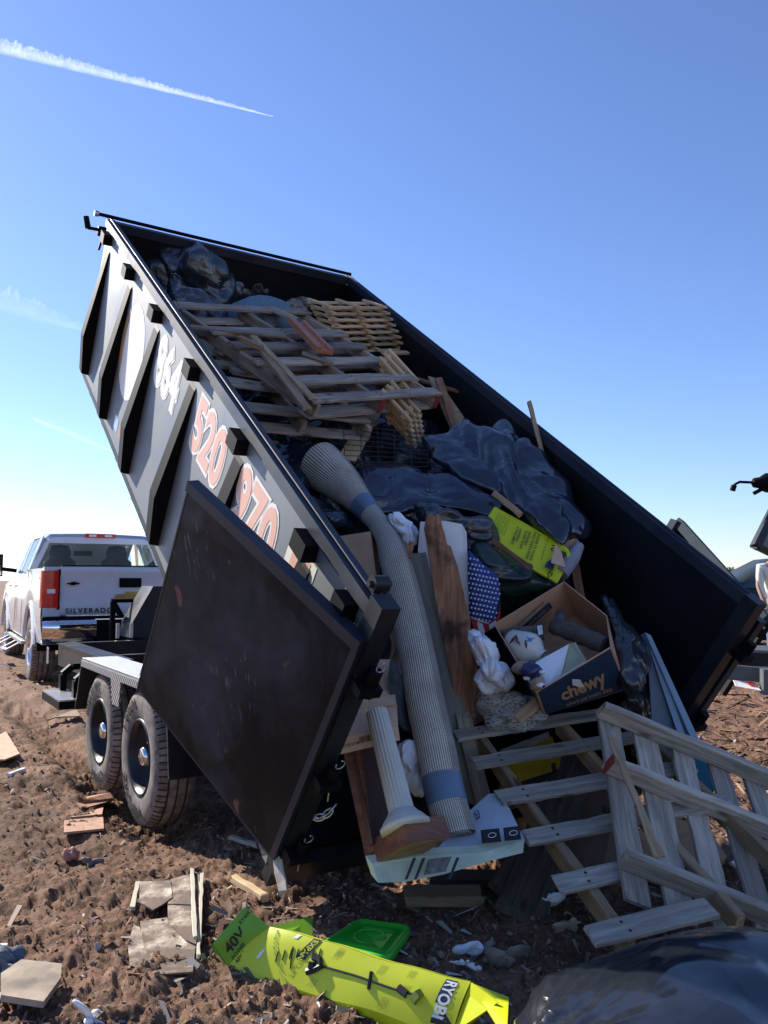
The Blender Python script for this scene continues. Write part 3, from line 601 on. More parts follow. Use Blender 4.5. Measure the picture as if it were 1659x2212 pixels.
# flank panels with wheel arches cut out, left and right
for sx in (-1, 1):
    ys = np.linspace(.06, 5.75, 115); rows = []
    for y in ys:
        zb = .52 if y < .75 else .48
        for yc in (1.25, 4.95):
            dy = abs(y-yc)
            if dy < .54: zb = max(zb, .40+math.sqrt(.54**2-dy**2))
        zt = 1.42 if y < 2.15 else 1.36 if y < 4.1 else 1.30-.10*(y-4.1)/1.6
        rows.append([tk(sx*(1.0 if k else .97), y, zb+(zt-zb)*f) if False else tk(sx*(.965+.04*math.sin(math.pi*min(1, f*1.15+.05))), y, zb+(zt-zb)*f) for k, f in enumerate(np.linspace(0, 1, 9))])
    body.grid(np.array(rows), flip=(sx > 0))
    body.grid(np.array([[r[-1], r[-1]-tR*sx*.09] for r in rows]))
    body.grid(np.array([[r[0], r[0]-tR*sx*.2] for r in rows]))
    for yc in (1.25, 4.95):   # flared lip
        q = np.linspace(.15, math.pi-.15, 22); body.grid(np.array([[tk(sx*.985, yc+.55*math.cos(a), .40+.55*math.sin(a)), tk(sx*1.025, yc+.565*math.cos(a), .40+.565*math.sin(a)), tk(sx*.99, yc+.62*math.cos(a), .40+.62*math.sin(a))] for a in q]))
body.box(tk, (-.9, 4.1, 1.0), (.9, 5.8, 1.22)); body.box(tk, (-.9, 2.12, .5), (.9, 4.1, 1.34)); body.box(tk, (-.86, .12, .55), (.86, 2.11, .8)); body.box(tk, (-.95, 5.7, .5), (.95, 5.85, 1.18))
mk('body', body, M['paint'], TRK)
for yc in (1.25, 4.95):
    for sx in (-1, 1):
        mb = MB(); q = np.linspace(0, math.pi, 18); mb.grid(np.array([[tk(sx*.96, yc+.545*math.cos(a), .40+.545*math.sin(a)), tk(sx*.6, yc+.545*math.cos(a), .40+.545*math.sin(a))] for a in q])); mk('wheel_well', mb, M['rib'], TRK)
# tailgate
mb = MB(); rows = []
for z, yy in ((.86, .035), (.90, .015), (1.0, .02), (1.05, .035), (1.30, .03), (1.37, .0), (1.43, .0), (1.44, .03), (1.44, .1)):
    rows.append([tk(x, yy+.01*(abs(x)/.8)**4, z) for x in np.linspace(-.80, .80, 13)])
mb.grid(np.array(rows)[::-1]); tg = mk('tailgate', mb, M['paint'], TRK)
mb = MB(); mb.box(tk, (-.795, .002, 1.4415), (.795, .11, 1.452)); mk('tailgate_cap', mb, M['rib'], tg)
mb = MB(); mb.box(tk, (-.13, .012, 1.185), (.13, .028, 1.30)); mb.box(tk, (-.09, .004, 1.20), (.09, .011, 1.285)); mk('tailgate_handle', mb, M['rib'], tg)
bow = [(-.19, .0), (-.165, .048), (-.06, .048), (-.06, .078), (.085, .078), (.085, .048), (.19, .048), (.165, 0), (.06, 0), (.06, -.03), (-.085, -.03), (-.085, 0)]
mb = MB(); mb.prism([tk(x*1.0-.0, .018, z+1.055) for x, z in bow], tF*-.014); mk('emblem', mb, plain('gold_emblem', (.62, .40, .10), .3, .6), tg)
mb = MB(); mb.prism([tk(x*.38-.66, .020, z*.38+1.225) for x, z in bow], tF*-.012); mk('small_emblem', mb, M['rib'], tg)
text('model_lettering', 'SILVERADO', .082, tk(-.74, .010, .885), tR, UPZ, M['rib'], tg, bold=.02, spacing=1.35, depth=.004)
for sx in (-1, 1):
    mb = MB(); a, b = sorted((sx*.83, sx*.985)); rows = []
    for z in np.linspace(.95, 1.385, 8): rows.append([tk(sx*.825, .005, z), tk(sx*.92, .0, z), tk(sx*.985, .03, z), tk(sx*1.008, .10, z), tk(sx*1.008, .17, z)])
    mb.grid(np.array(rows), flip=sx < 0); tl = mk('tail_light', mb, plain('red_tail_lens', (.62, .03, .02), .12, 0, .25), TRK)  # glossy red lens with some variation in its colour
    mb = MB(); mb.box(tk, (min(sx*.86, sx*.95), -.004, 1.12), (max(sx*.86, sx*.95), -.001+.0, 1.17)); mk('reverse_lens', mb, M['white'], tl)
    mb = MB(); mb.box(tk, (min(sx*.805, sx*.835), .012, .93), (max(sx*.805, sx*.835), .06, 1.40)); mk('lamp_bezel', mb, M['rib'], tl)
# pillars at rear corners
mb = MB()
for sx in (-1, 1):
    a, b = sorted((sx*.80, sx*.985))
    for z0, z1 in ((.62, .948), (1.387, 1.43)): mb = MB(); mb.box(tk, (a, .025, z0), (b, .12, z1)); mk('corner_panel', mb, M['paint'], TRK)
# chrome bumper with step cut-outs
mb = MB(); prof = [(-.14, .60), (-.20, .64), (-.21, .74), (-.19, .80), (-.08, .815), (.04, .815)]
for x0, x1 in ((-1.0, -.42), (.42, 1.0)): mb = MB(); mb.grid(np.array([[tk(x, yy+.07*max(0, (abs(x)-.8)/.2)**2, z) for yy, z in prof] for x in np.linspace(x0, x1, 14)]), flip=False); bp = mk('bumper_end', mb, M['chrome'], TRK)
mb = MB(); mb.box(tk, (-.42, -.16, .56), (.42, .02, .80)); mb.box(tk, (-1.0, -.07, .816), (1.0, .03, .85)); mk('bumper_step', mb, M['rib'], bp)
mb = MB(); mb.box(tk, (-.02, -.165, .63), (.13, -.161, .73)); mk('licence_plate', mb, M['white'], bp)
# cab: lofted greenhouse
def cabsec(y, hb, ht, zb, zt): return [tk(-hb, y, zb), tk(-(hb+ht)/2-.01, y, (zb+zt)/2), tk(-ht, y, zt-.07), tk(-ht+.10, y, zt), tk(0, y, zt+.02), tk(ht-.10, y, zt), tk(ht, y, zt-.07), tk((hb+ht)/2+.01, y, (zb+zt)/2), tk(hb, y, zb)]
secs = [cabsec(2.13, .95, .74, 1.38, 1.88), cabsec(2.20, .95, .76, 1.37, 1.93), cabsec(2.6, .96, .78, 1.36, 1.96), cabsec(3.3, .96, .77, 1.36, 1.965), cabsec(3.6, .96, .76, 1.35, 1.93), cabsec(4.25, .93, .72, 1.28, 1.42), cabsec(4.45, .93, .70, 1.25, 1.30)]
mb = MB(); S_ = np.array(secs); mb.grid(S_[:, 2:7]); 
for ya, yb in ((0, 1),): mb.grid(S_[ya:yb+1])
mb.add([secs[0][0], secs[0][2], secs[0][2]+tR*.06, secs[0][0]+tR*.09], [(0, 1, 2, 3)]); mb.add([secs[0][8], secs[0][6], secs[0][6]-tR*.06, secs[0][8]-tR*.09], [(3, 2, 1, 0)])
mb.add([secs[0][2], secs[0][3], secs[0][4], secs[0][5], secs[0][6], tk(.68, 2.128, 1.80), tk(-.68, 2.128, 1.80)], [(0, 1, 2, 3, 4, 5, 6)])
for i, (y0, y1) in enumerate(((2.13, 2.35), (3.22, 3.32))):
    for sx in (-1, 1): mb.hexa([tk(sx*.95, y0, 1.37), tk(sx*.93, y0, 1.37), tk(sx*.93, y1, 1.37), tk(sx*.95, y1, 1.37), tk(sx*.77, y0, 1.90), tk(sx*.75, y0, 1.90), tk(sx*.75, y1, 1.90), tk(sx*.77, y1, 1.90)])
cb = mk('cab', mb, M['paint'], TRK)
glass = plain('tinted_cab_glass', (.05, .08, .08), .05, 0, .02); gb = glass.node_tree.nodes['Principled BSDF']; gb.inputs['Transmission Weight'].default_value = .92; gb.inputs['IOR'].default_value = 1.1
gb.inputs['Base Color'].default_value = (.55, .66, .62, 1)
for l in list(gb.inputs['Base Color'].links): glass.node_tree.links.remove(l)
mb = MB(); mb.grid(np.array([[tk(x*(.84), 2.12, 1.40), tk(x*.67, 2.125, 1.80)] for x in np.linspace(-1, 1, 7)]), flip=True); mk('rear_window', mb, glass, TRK)
mb = MB()
for sx in (-1, 1):
    for y0, y1, y2 in ((2.36, 3.21, 3.21), (3.33, 4.2, 3.62)): mb.add([tk(sx*.942, y0, 1.38), tk(sx*.942, y1, 1.38), tk(sx*.775, y2, 1.87), tk(sx*.775, y0, 1.87)], [(0, 1, 2, 3) if sx > 0 else (3, 2, 1, 0)])
mk('side_window', mb, glass, TRK)
mb = MB(); mb.add([tk(-.90, 4.3, 1.33), tk(.90, 4.3, 1.33), tk(.70, 3.62, 1.88), tk(-.70, 3.62, 1.88)], [(0, 1, 2, 3)]); mk('windscreen', mb, glass, TRK)
mb = MB(); mb.box(tk, (-.21, 2.09, 1.885), (.21, 2.14, 1.945)); bl = mk('high_brake_light', mb, plain('red_lens', (.6, .04, .03), .2), TRK)
mb = MB(); mb.box(tk, (-.16, 2.082, 1.90), (-.06, 2.089, 1.93)); mb.box(tk, (.06, 2.082, 1.90), (.16, 2.089, 1.93)); mk('cargo_lamp', mb, M['white'], bl)
seatm = plain('dark_seat_cloth', (.035, .035, .04), .8)
for x in (-.42, .42):
    mb = MB(); mb.lathe(tk(x, 3.15, 1.2), UPZ, [(0, .24), (.35, .23), (.42, .15), (.50, .16), (.60, .12), (.62, 0)], 20); mk('seat', mb, seatm, TRK)
mb = MB(); mb.box(tk, (-.14, 3.75, 1.66), (.14, 3.79, 1.74)); mb.box(tk, (-.8, 3.75, 1.2), (.8, 4.1, 1.40)); mk('dashboard_and_mirror', mb, seatm, TRK)
for sx in (-1, 1):
    mb = MB(); mb.bar(tk(sx*.95, 3.85, 1.42), tk(sx*1.18, 3.85, 1.45), .06, .06, UPZ); mb.box(tk, (min(sx*1.15, sx*1.36), 3.83, 1.33), (max(sx*1.15, sx*1.36), 3.93, 1.68)); mi = mk('wing_mirror', mb, M['rib'], TRK)
    mb = MB(); mb.box(tk, (min(sx*1.17, sx*1.34), 3.822, 1.35), (max(sx*1.17, sx*1.34), 3.829, 1.66)); mk('mirror_glass', mb, M['chrome'], mi)
for y in (2.9, 4.0):
    mb = MB(); mb.box(tk, (-1.03, y-.12, 1.17), (-1.005, y+.08, 1.20)); mk('door_handle', mb, M['chrome'], TRK)
mb = MB()
for y in (2.28, 3.28): mb.box(tk, (-1.0075, y, .56), (-1.0045, y+.012, 1.33))
mk('door_seam', mb, M['rib'], TRK)
mb = MB(); mb.box(tk, (-1.02, 2.0, .40), (-.93, 4.3, .44)); 
for y in (2.35, 3.6): mb.box(tk, (-1.22, y, .28), (-1.14, y+.5, .31)); mb.bar(tk(-1.0, y, .40), tk(-1.18, y, .30), .03, .02, UPZ); mb.bar(tk(-1.0, y+.5, .40), tk(-1.18, y+.5, .30), .03, .02, UPZ)
mk('side_step', mb, M['galv'], TRK)
mb = MB(); mb.box(tk, (-.45, .2, .40), (-.35, 5.4, .55)); mb.box(tk, (.35, .2, .40), (.45, 5.4, .55)); mb.tube([tk(-.9, 1.25, .42), tk(.9, 1.25, .42)], .06, 12); mb.tube([tk(-.9, 4.95, .42), tk(.9, 4.95, .42)], .06, 12); mb.lathe(tk(-.12, 1.25, .42), tR, [(0, 0), (.02, .14), (.2, .14), (.22, 0)], 16)
mb.box(tk, (-.05, -.25, .48), (.05, .2, .58)); mk('underbody', mb, M['rib'], TRK)
for sx in (-1, 1):
    for y in (1.25, 4.95):
        t, r, h = MB(), MB(), MB(); tyre(t, r, h, tk(sx*1.0, y, .40), tR*sx, .42, .28, .235, .06)
        w_ = mk('wheel', r, M['chrome'], TRK); mk('tyre', t, [M['rubber'], M['tread'], M['rubberd']], w_); mk('hub_cap', h, M['chrome'], w_)
# ------------------------------------------------------------------ helpers for the load
def catmull(P_, K):
    P_ = np.array(P_, float); n = len(P_); seg = np.linalg.norm(np.roll(P_, -1, 0)-P_, axis=1); cum = np.concatenate([[0], np.cumsum(seg)]); out = []
    for s in np.linspace(0, cum[-1], K, endpoint=False):
        i = min(n-1, np.searchsorted(cum, s, 'right')-1); t = (s-cum[i])/max(seg[i], 1e-9); p0, p1, p2, p3 = P_[i-1], P_[i], P_[(i+1) % n], P_[(i+2) % n]
        out.append(.5*((2*p1)+(-p0+p2)*t+(2*p0-5*p1+4*p2-p3)*t*t+(-p0+3*p1-3*p2+p3)*t**3))
    return np.array(out)
def polyres(P_, K):
    P_ = np.array(P_, float); Q = np.vstack([P_, P_[:1]]); cum = np.concatenate([[0], np.cumsum(np.linalg.norm(np.diff(Q, axis=0), axis=1))]); s = np.linspace(0, cum[-1], K, endpoint=False)
    return np.stack([np.interp(s, cum, Q[:, 0]), np.interp(s, cum, Q[:, 1])], 1)
def blobsurf(outline, d, thick, tilt=0., K=150, Rg=64, sharp=1., lin=False, amp=.02, freq=5., seed=1, knot=None, kamp=0., kn=9., stretch=(1, 1, 1), kfall=.5, tiltx=0.):
    O = catmull(outline, K)
    if lin: O = .35*O+.65*polyres(outline, K)
    c = O.mean(0); ph = np.linspace(0.02, math.pi-.02, Rg); G_ = np.zeros((Rg, K, 3)); px = np.zeros((Rg, K, 2))
    for i, p in enumerate(ph):
        rho = math.sin(p)**sharp; q = c+(O-c)*rho; dd = d-math.cos(p)*thick
        for k in range(K): G_[i, k] = W(q[k, 0], q[k, 1], dd+tilt*(q[k, 1]-c[1])/100+tiltx*(q[k, 0]-c[0])/100)
        px[i] = q
    cc = G_.reshape(-1, 3).mean(0); N = G_-cc; N /= np.linalg.norm(N, axis=2, keepdims=True)+1e-9
    S = np.array(stretch); w = G_*freq*S; w = w+.45*np.stack([fbm(w*.6, 2, seed+5), fbm(w*.6+9, 2, seed+6), fbm(w*.6-7, 2, seed+7)], -1)
    disp = amp*(.9*crease(w, seed)+.45*fbm(w*.45, 2, seed+3)-.35)
    if knot is not None:
        kp = W(knot[0], knot[1], d-thick*.6); rel = px-np.array(knot); a = np.arctan2(rel[..., 1], rel[..., 0]); r = np.linalg.norm(rel, axis=2)/np.linalg.norm(O-c, axis=1).mean()
        f = np.stack([np.cos(a)*kn/3, np.sin(a)*kn/3, r*1.2], -1); disp = disp+kamp*ridge(f, 3, seed+9)*np.exp(-(r/(kfall*2))**2)*np.minimum(1, r*4)
    return G_+N*disp[..., None]
def blob(name, outline, d, thick, mat, label, cat, group=None, parent=None, **k):
    mb = MB(); G_ = blobsurf(outline, d, thick, **k); mb.grid(G_, closed=True)
    mb.add(G_[0], [tuple(range(len(G_[0])))], 0, True); mb.add(G_[-1], [tuple(range(len(G_[0])-1, -1, -1))], 0, True)
    o = mk(name, mb, mat, parent)
    return tag(o, label, cat, group) if parent is None else o
def plank_mb(L, w, t, seed=0, rough=.002, nails=(), end=.01, bow=0.):
    rg = np.random.default_rng(seed); n = max(4, int(L/.07)); mb = MB(); c = min(w, t)*.12; R = []
    for i in range(n+1):
        x = L*i/n-L/2; j = rg.normal(0, rough, 4); ww, tt = w/2, t/2; zz = bow*math.sin(math.pi*i/n)+j[3]*.5
        prof = [(-ww+c, -tt), (ww-c, -tt), (ww, -tt+c), (ww, tt-c), (ww-c, tt), (-ww+c, tt), (-ww, tt-c), (-ww, -tt+c)]
        R.append([(x+(rg.uniform(-end, end) if i in (0, n) else 0), a+(j[0] if a < 0 else j[1]), b+zz+(j[2]*.4)) for a, b in prof])
    b = len(mb.v)
    for r in R: mb.v += r
    for i in range(n):
        for k in range(8): mb.f.append((b+i*8+k, b+(i+1)*8+k, b+(i+1)*8+(k+1) % 8, b+i*8+(k+1) % 8)); mb.m.append(0); mb.sm.append(False)
    mb.f.append(tuple(b+7-k for k in range(8))); mb.m.append(0); mb.sm.append(False); mb.f.append(tuple(b+n*8+k for k in range(8))); mb.m.append(0); mb.sm.append(False)
    for x in nails:
        for y in (-w*.25, w*.22):
            xx = x+rg.uniform(-.01, .01); mb.lathe((xx, y, t/2-.001), (0, 0, 1), [(0, .0065), (.0018, .0065), (.0018, 0)], 8, 1, False)
            mb.lathe((xx, y, -t/2+.001), (0, 0, -1), [(0, .0065), (.0018, .0065), (.0022, 0)], 8, 1, False)
    return mb
M['nail'] = plain('rusty_nail_stain', (.03, .022, .02), .8)
PK = [0]
def plank(name, A, B, w, t, up, mat, parent=None, nails=(), label=None, cat=None, group=None, rough=.0016, end=.008, bow=0., loc=None):
    A, B = V3(A), V3(B); L = np.linalg.norm(B-A); x = (B-A)/L; y = nrm(np.cross(up, x)); z = np.cross(x, y); PK[0] += 1
    mb = plank_mb(L, w, t, PK[0], rough, nails, end, bow); me = bpy.data.meshes.new(name); me.from_pydata(mb.v, [], mb.f); me.materials.append(mat); me.materials.append(M['nail'])
    me.polygons.foreach_set('material_index', mb.m); me.update(); o = bpy.data.objects.new(name, me); COL.objects.link(o)
    mt = Matrix([[x[0], y[0], z[0], 0], [x[1], y[1], z[1], 0], [x[2], y[2], z[2], 0], [0, 0, 0, 1]]); c = (A+B)/2
    if parent is not None: c = c-LOC[parent.name]; o.parent = parent
    LOC[o.name] = (A+B)/2
    o.matrix_local = Matrix.Translation(Vector(c)) @ mt
    if parent is None: tag(o, label, cat, group)
    return o
def slab(name, px, t, mat, label=None, cat=None, group=None, parent=None, mat2=None, direction=None):   # px: list of (u,v,d)
    P_ = [W(*p) for p in px]; n = sum(np.cross(P_[i]-P_[0], P_[(i+1) % len(P_)]-P_[0]) for i in range(1, len(P_)-1)); n = nrm(n)
    if n@(P_[0]-C0) < 0: n = -n
    mb = MB(); mb.prism(P_, (n if direction is None else V3(direction))*t, 0, 1 if mat2 is not None else 0); ms = [mat, mat2] if mat2 is not None else mat
    o = mk(name, mb, ms, parent); return tag(o, label, cat, group) if parent is None else o
def slabn(px):
    P_ = [W(*p) for p in px]; n = nrm(np.cross(P_[1]-P_[0], P_[2]-P_[0])); return n if n@(P_[0]-C0) < 0 else -n
def pallet(O, X, Y, Zv, wid, ln, label, wood1, wood2, tops, bots=None, strs=(0, .5, 1), short=None, group='wooden pallets', bw=.09, seed=1, over=.0, redends=(), sh=.085):
    # X along the deck boards, Y along the stringers, Zv deck normal. O = corner
    t = thing('wooden_pallet', label, 'pallet', O, group); rg = random.Random(seed)
    for i, f in enumerate(tops):
        b = bw*rg.uniform(.9, 1.12); sk = rg.uniform(-.01, .01)
        plank('deck_board', O+Y*ln*f-X*(over+rg.uniform(0, .012))+Zv*.009, O+Y*(ln*f+sk)+X*((wid+over)*((short or {}).get(i, 1)))+Zv*.009, b, .018, Zv, wood1, t, nails=[wid*(s-.5*(short or {}).get(i, 1))+.0 for s in strs if s < (short or {}).get(i, 1)], rough=.0018)
    for f in (bots or ()):
        plank('bottom_board', O+Y*ln*f-Zv*(sh+.009+.001), O+Y*ln*f+X*wid-Zv*(sh+.010), bw, .018, Zv, wood1, t)
    for k, s in enumerate(strs):
        a = O+X*(wid*s+(.02 if s == 0 else -.02 if s == 1 else 0))-Zv*(sh/2+.0005)
        st = plank('stringer', a-Y*.02, a+Y*(ln+.02), .038, sh-.002, Zv, wood2, t, rough=.0015)
        if k in redends:
            mb = MB(); e = a+Y*(-.022 if redends[k] == 0 else ln+.022); mb.bar(e-Y*.004, e+Y*.004, .040, sh, Zv); mk('painted_end', mb, M['redpaint'], t)
    return t
M['redpaint'] = plain('faded_red_paint', (.30, .04, .035), .7)
def bagell(name, c, r, rot, mat, label, cat, group, seed, amp=.05, freq=4):
    rg = np.random.default_rng(seed); n, m = 64, 100; ph = np.linspace(.05, math.pi-.05, n)[:, None]; th = np.linspace(0, 2*math.pi, m, endpoint=False)[None]
    P_ = np.stack([np.sin(ph)*np.cos(th)*r[0], np.sin(ph)*np.sin(th)*r[1], np.cos(ph)*np.ones_like(th)*r[2]], -1); N = P_/np.linalg.norm(P_, axis=2, keepdims=True)
    w = P_*freq+seed*3.7; q = np.stack([np.cos(th)*2.2+0*ph, np.sin(th)*2.2+0*ph, ph*.5+0*th], -1)+seed
    P_ = P_+N*(amp*(.8*crease(w, seed)+.5*fbm(w*.5, 2, seed+1))+amp*.6*ridge(q, 2, seed+4)*np.exp(-(ph/.7)**2))[..., None]
    Rm = np.array(Matrix.Rotation(rot[0], 3, 'X') @ Matrix.Rotation(rot[1], 3, 'Y') @ Matrix.Rotation(rot[2], 3, 'Z')); P_ = P_@Rm.T+V3(c)
    mb = MB(); mb.grid(P_, closed=True); mb.add(P_[0], [tuple(range(m))], 0, True); mb.add(P_[-1], [tuple(range(m-1, -1, -1))], 0, True)
    return tag(mk(name, mb, mat), label, cat, group)

# ------------------------------------------------------------------ fill: bags buried in the load
BG = 'black bin bags in the tipped bed'
k = 0
for y in (.9, 1.7, 2.5, 3.3, 4.1):
    for x in (.45, 1.1, 1.72):
        k += 1; z = .42 if y < 3.9 else .45
        if y > 1.5 and y < 1.8 and x < .5: continue
        bagell('bin_bag', bed(x+.06*math.sin(k*5), y+.05*math.cos(k*3), z-(.12 if y < 1 else 0)), (.36, .40, .42 if y > 1 else .3), (k*.7, .3*k, k), M['bag'], 'black bin bag buried under the rest of the tipped load', 'bin bag', BG, 100+k, .045)
for (u, v, z, r, lab) in ((345, 610, .93, .30, 'black bin bag slumped in the far left corner of the bed'), (425, 622, .98, .36, 'largest black bin bag against the front wall of the bed, knot showing'), (508, 628, .95, .30, 'shiny black bin bag second from the left row end by the front wall'), (612, 652, .93, .29, 'black bin bag at the right end of the row by the front wall'), (425, 682, 1.02, .25, 'crumpled black bin bag just above the pallet by the left rail')):
    k += 1; bagell('bin_bag', BZ(u, v, z-.10)-BN*.05, (r*1.2, r*.95, r*.85), (-.4+.3*math.sin(k), .35*math.cos(k*2), k), M['bag'], lab, 'bin bag', BG, 130+k, .030, 4)
bagell('blue_bag', BZ(585, 690, 1.0)-BN*.06, (.30, .2, .19), (-.2, .1, .3), M['bagblue'], 'blue grey cloth bag behind the top edge of the pallet', 'bag', None, 12, .03)

# ------------------------------------------------------------------ pallets and boards up in the bed
a = R_(19); pX = RT*math.cos(a)+BS*math.sin(a); pY = -RT*math.sin(a)+BS*math.cos(a)
pX2 = nrm(pX+BN*.02); pZ = nrm(np.cross(pX2, pY)); pYr = pY
cA = bed(.62, 2.0, 1.10)
pallet(cA, pX2, pYr, pZ, 1.16, 1.46, 'worn grey pallet lying across the top of the load in the bed', M['oldwood'], M['oldwood'], (.02, .18, .36, .52, .68, .96), (.03, .28, .45, .62, .82, .97), bw=.10, redends={1: 0, 2: 0}, seed=3, over=.02)
pallet(bed(.16, 2.05, .96), nrm(RT+BS*.05), nrm(BS-RT*.05), BN, .95, 1.35, 'darker broken pallet half buried below the big one by the left rail', M['oldwood'], M['oldwood'], (.05, .3, .5, .66, .95), (.03, .5), bw=.11, seed=5)
def zp(u, v, z): return BZ(u, v, z)
def bd(name, a, b, z1, z2, w, t, mat, label, **k2): return plank(name, zp(*a, z1), zp(*b, z2), w, t, BN, mat, None, label=label, cat=k2.pop('cat', 'board'), **k2)
for i_, (a_, b_, z_, w_) in enumerate((((420, 725), (520, 800), .98, .09), ((455, 760), (600, 800), .96, .08), ((500, 800), (650, 830), .99, .09), ((520, 690), (700, 735), .97, .1), ((560, 840), (640, 770), .93, .08), ((620, 890), (820, 880), .96, .09))):
    plank('loose_board', zp(*a_, z_), zp(*b_, z_-.04), w_, .02, BN, M['oldwood'], None, label='weathered board jammed in the layer under the big pallet', cat='board', group='boards under the big pallet')
bd('thin_board', (408, 706), (616, 727), 1.10, 1.16, .045, .018, M['oldwood'], 'thin weathered strip lying across the upper left of the big pallet')
bd('slat', (548, 728), (676, 862), 1.16, 1.16, .045, .02, M['tanwood'], 'upper of two narrow tan slats lying down the pallet')
bd('slat', (560, 748), (664, 884), 1.15, 1.15, .055, .022, M['tanwood'], 'lower of two narrow tan slats, its end at the pallet corner')
bd('short_board', (514, 729), (567, 752), 1.17, 1.17, .045, .03, M['tanwood'], 'short tan batten crossing the tops of the two slats')
bd('board_offcut', (654, 762), (720, 786), 1.145, 1.145, .04, .018, M['oldwood'], 'short grey offcut wedged between pallet boards')
bd('board_offcut', (585, 667), (640, 690), 1.13, 1.14, .09, .018, M['oldwood'], 'splintered broken board end poking over the top pallet edge')
# orange brown trim with a groove
A, B = zp(640, 700, 1.19), zp(700, 764, 1.19); x = nrm(B-A); y = nrm(np.cross(BN, x)); z = np.cross(x, y); pr = [(-.062, 0), (.062, 0), (.062, .035), (.035, .04), (.03, .022), (.005, .016), (-.02, .022), (-.026, .042), (-.062, .036)]
mb = MB(); mb.prism([A+y*p+z*q for p, q in pr], B-A); tag(mk('wood_trim', mb, M['trim']), 'grooved orange brown length of trim lying on the big pallet', 'trim')
# fresh pine frames, nested in two stacks
def frames(us, n, step, name, lab, grp, Lx, Ly, X, Y, Z, cross=3, gap=.04):
    O = us
    for i in range(n):
        o = O-Z*(gap*i)+X*(step[0]*i)+Y*(step[1]*i); t = thing('slatted_frame', lab, 'slatted frame', o, grp)
        for j in range(2): plank('slat', o+Y*(j*Ly+.01), o+X*Lx+Y*(j*Ly+.01), .035, .016, Z, M['pine'], t, rough=.0006, end=0)
        for j in range(cross): xx = .02+(Lx-.04)*j/(cross-1); plank('crossbar', o+X*xx-Y*.05+Z*.017, o+X*xx+Y*(Ly+.05)+Z*.017, .032, .018, Z, M['pine'], t, rough=.0006, end=0)
sX = nrm(RT*math.cos(R_(15))+BS*math.sin(R_(15))); sN = nrm(BN+RT*-.12+BS*.15); sX = nrm(sX-sN*(sX@sN)); sY = np.cross(sN, sX)
frames(BZ(700, 664, 1.24), 8, (.02, -.022), 'f', 'one of the fresh pine slatted frames nested in the upper stack by the right wall', 'pine frames in the upper stack', .62, .17, sX, sY, sN, 3, .043)
sX2 = nrm(RT*.62+BS*.62+BN*.1); sN2 = nrm(BN*.8+RT*.3-BS*.25); sN2 = nrm(sN2-sX2*(sX2@sN2)); sY2 = np.cross(sN2, sX2)
frames(BZ(868, 836, 1.08), 8, (.02, -.035), 'f', 'one of the fresh pine slatted frames nested in the lower stack beside the pallet', 'pine frames in the lower stack', .24, .20, sX2, sY2, sN2, 3, .036)
frames(BZ(872, 905, 1.02), 6, (.02, -.03), 'f', 'one of the loose pine frames fanned out at the bottom of the lower stack', 'pine frames fanned out below', .22, .18, sX2, sY2, sN2, 3, .03)
bd('pine_board', (826, 852), (750, 992), .86, .74, .11, .022, M['pine'], 'wide fresh pine board sloping down behind the wire grid')
bd('pine_batten', (828, 762), (880, 762), 1.15, 1.12, .04, .02, M['pine'], 'short pine batten poking out right of the big pallet')
bd('thin_board', (800, 790), (1005, 850), 1.0, 1.08, .05, .02, M['brownwood'], 'dark strip of wood against the right wall behind the frames')
slab('plywood_sheet', [(925, 812, 5.7), (945, 818, 5.7), (1012, 915, 5.4), (1008, 930, 5.3), (975, 925, 5.3)], .012, M['tanwood'], 'triangular broken plywood piece leaning on the right wall', 'plywood')
plank('timber_stud', W(948, 820, 5.6), W(985, 925, 5.25), .05, .035, -CF, M['brownwood'], None, label='brown stud crossing in front of the broken plywood', cat='stud')
plank('wooden_stake', W(1143, 868, 5.2), W(1186, 1035, 4.85), .026, .022, -CF, M['tanwood'], None, label='lone wooden stake standing up against the sky at the right rail', cat='stake')
# wire grid panel
gp = [(742, 915, 4.9), (922, 940, 5.0), (925, 1008, 4.8), (745, 1008, 4.7)]; c4 = [W(*g) for g in gp]; mb = MB()
bil = lambda s, t: (c4[0]*(1-s)+c4[1]*s)*(1-t)+(c4[3]*(1-s)+c4[2]*s)*t
for i in range(6): mb.tube([bil(i/5, 0), bil(i/5, 1)], .0028, 6)
for i in range(9): mb.tube([bil(0, i/8), bil(1, i/8)], .0024, 6)
tag(mk('wire_grid', mb, plain('dark_wire', (.05, .045, .045), .5, .5)), 'dark wire grid panel standing behind the rolled rug', 'wire panel')
# black plastic sheets and bags in the middle of the load
blob('plastic_sheet', [(560, 924), (610, 905), (680, 892), (706, 904), (712, 940), (720, 985), (700, 1010), (664, 1050), (636, 1075), (600, 1030), (575, 965)], 4.9, .12, M['bagsheet'], 'crumpled shiny black sheet between the left rail and the wire grid', 'plastic sheet', amp=.055, freq=3.2, lin=True, sharp=.7, seed=3, tilt=-.25, stretch=(1, 1, .5))
blob('plastic_sheet', [(492, 842), (540, 850), (640, 894), (690, 905), (640, 925), (560, 935), (525, 900)], 5.3, .15, M['bagsheet'], 'smooth blue black sheet tucked under the pallet by the left rail', 'plastic sheet', amp=.035, freq=2.6, seed=4, tilt=-.3)
blob('plastic_sheet', [(785, 1014), (830, 1012), (905, 1000), (955, 1014), (1010, 1050), (1062, 1082), (1066, 1118), (1020, 1118), (925, 1102), (860, 1108), (822, 1098), (800, 1060)], 4.58, .09, M['bagsheet'], 'wide crumpled black sheet right of the bent rolled rug', 'plastic sheet', amp=.06, freq=2.8, lin=True, sharp=.65, seed=6, tilt=-.35, stretch=(1, 1, .6))
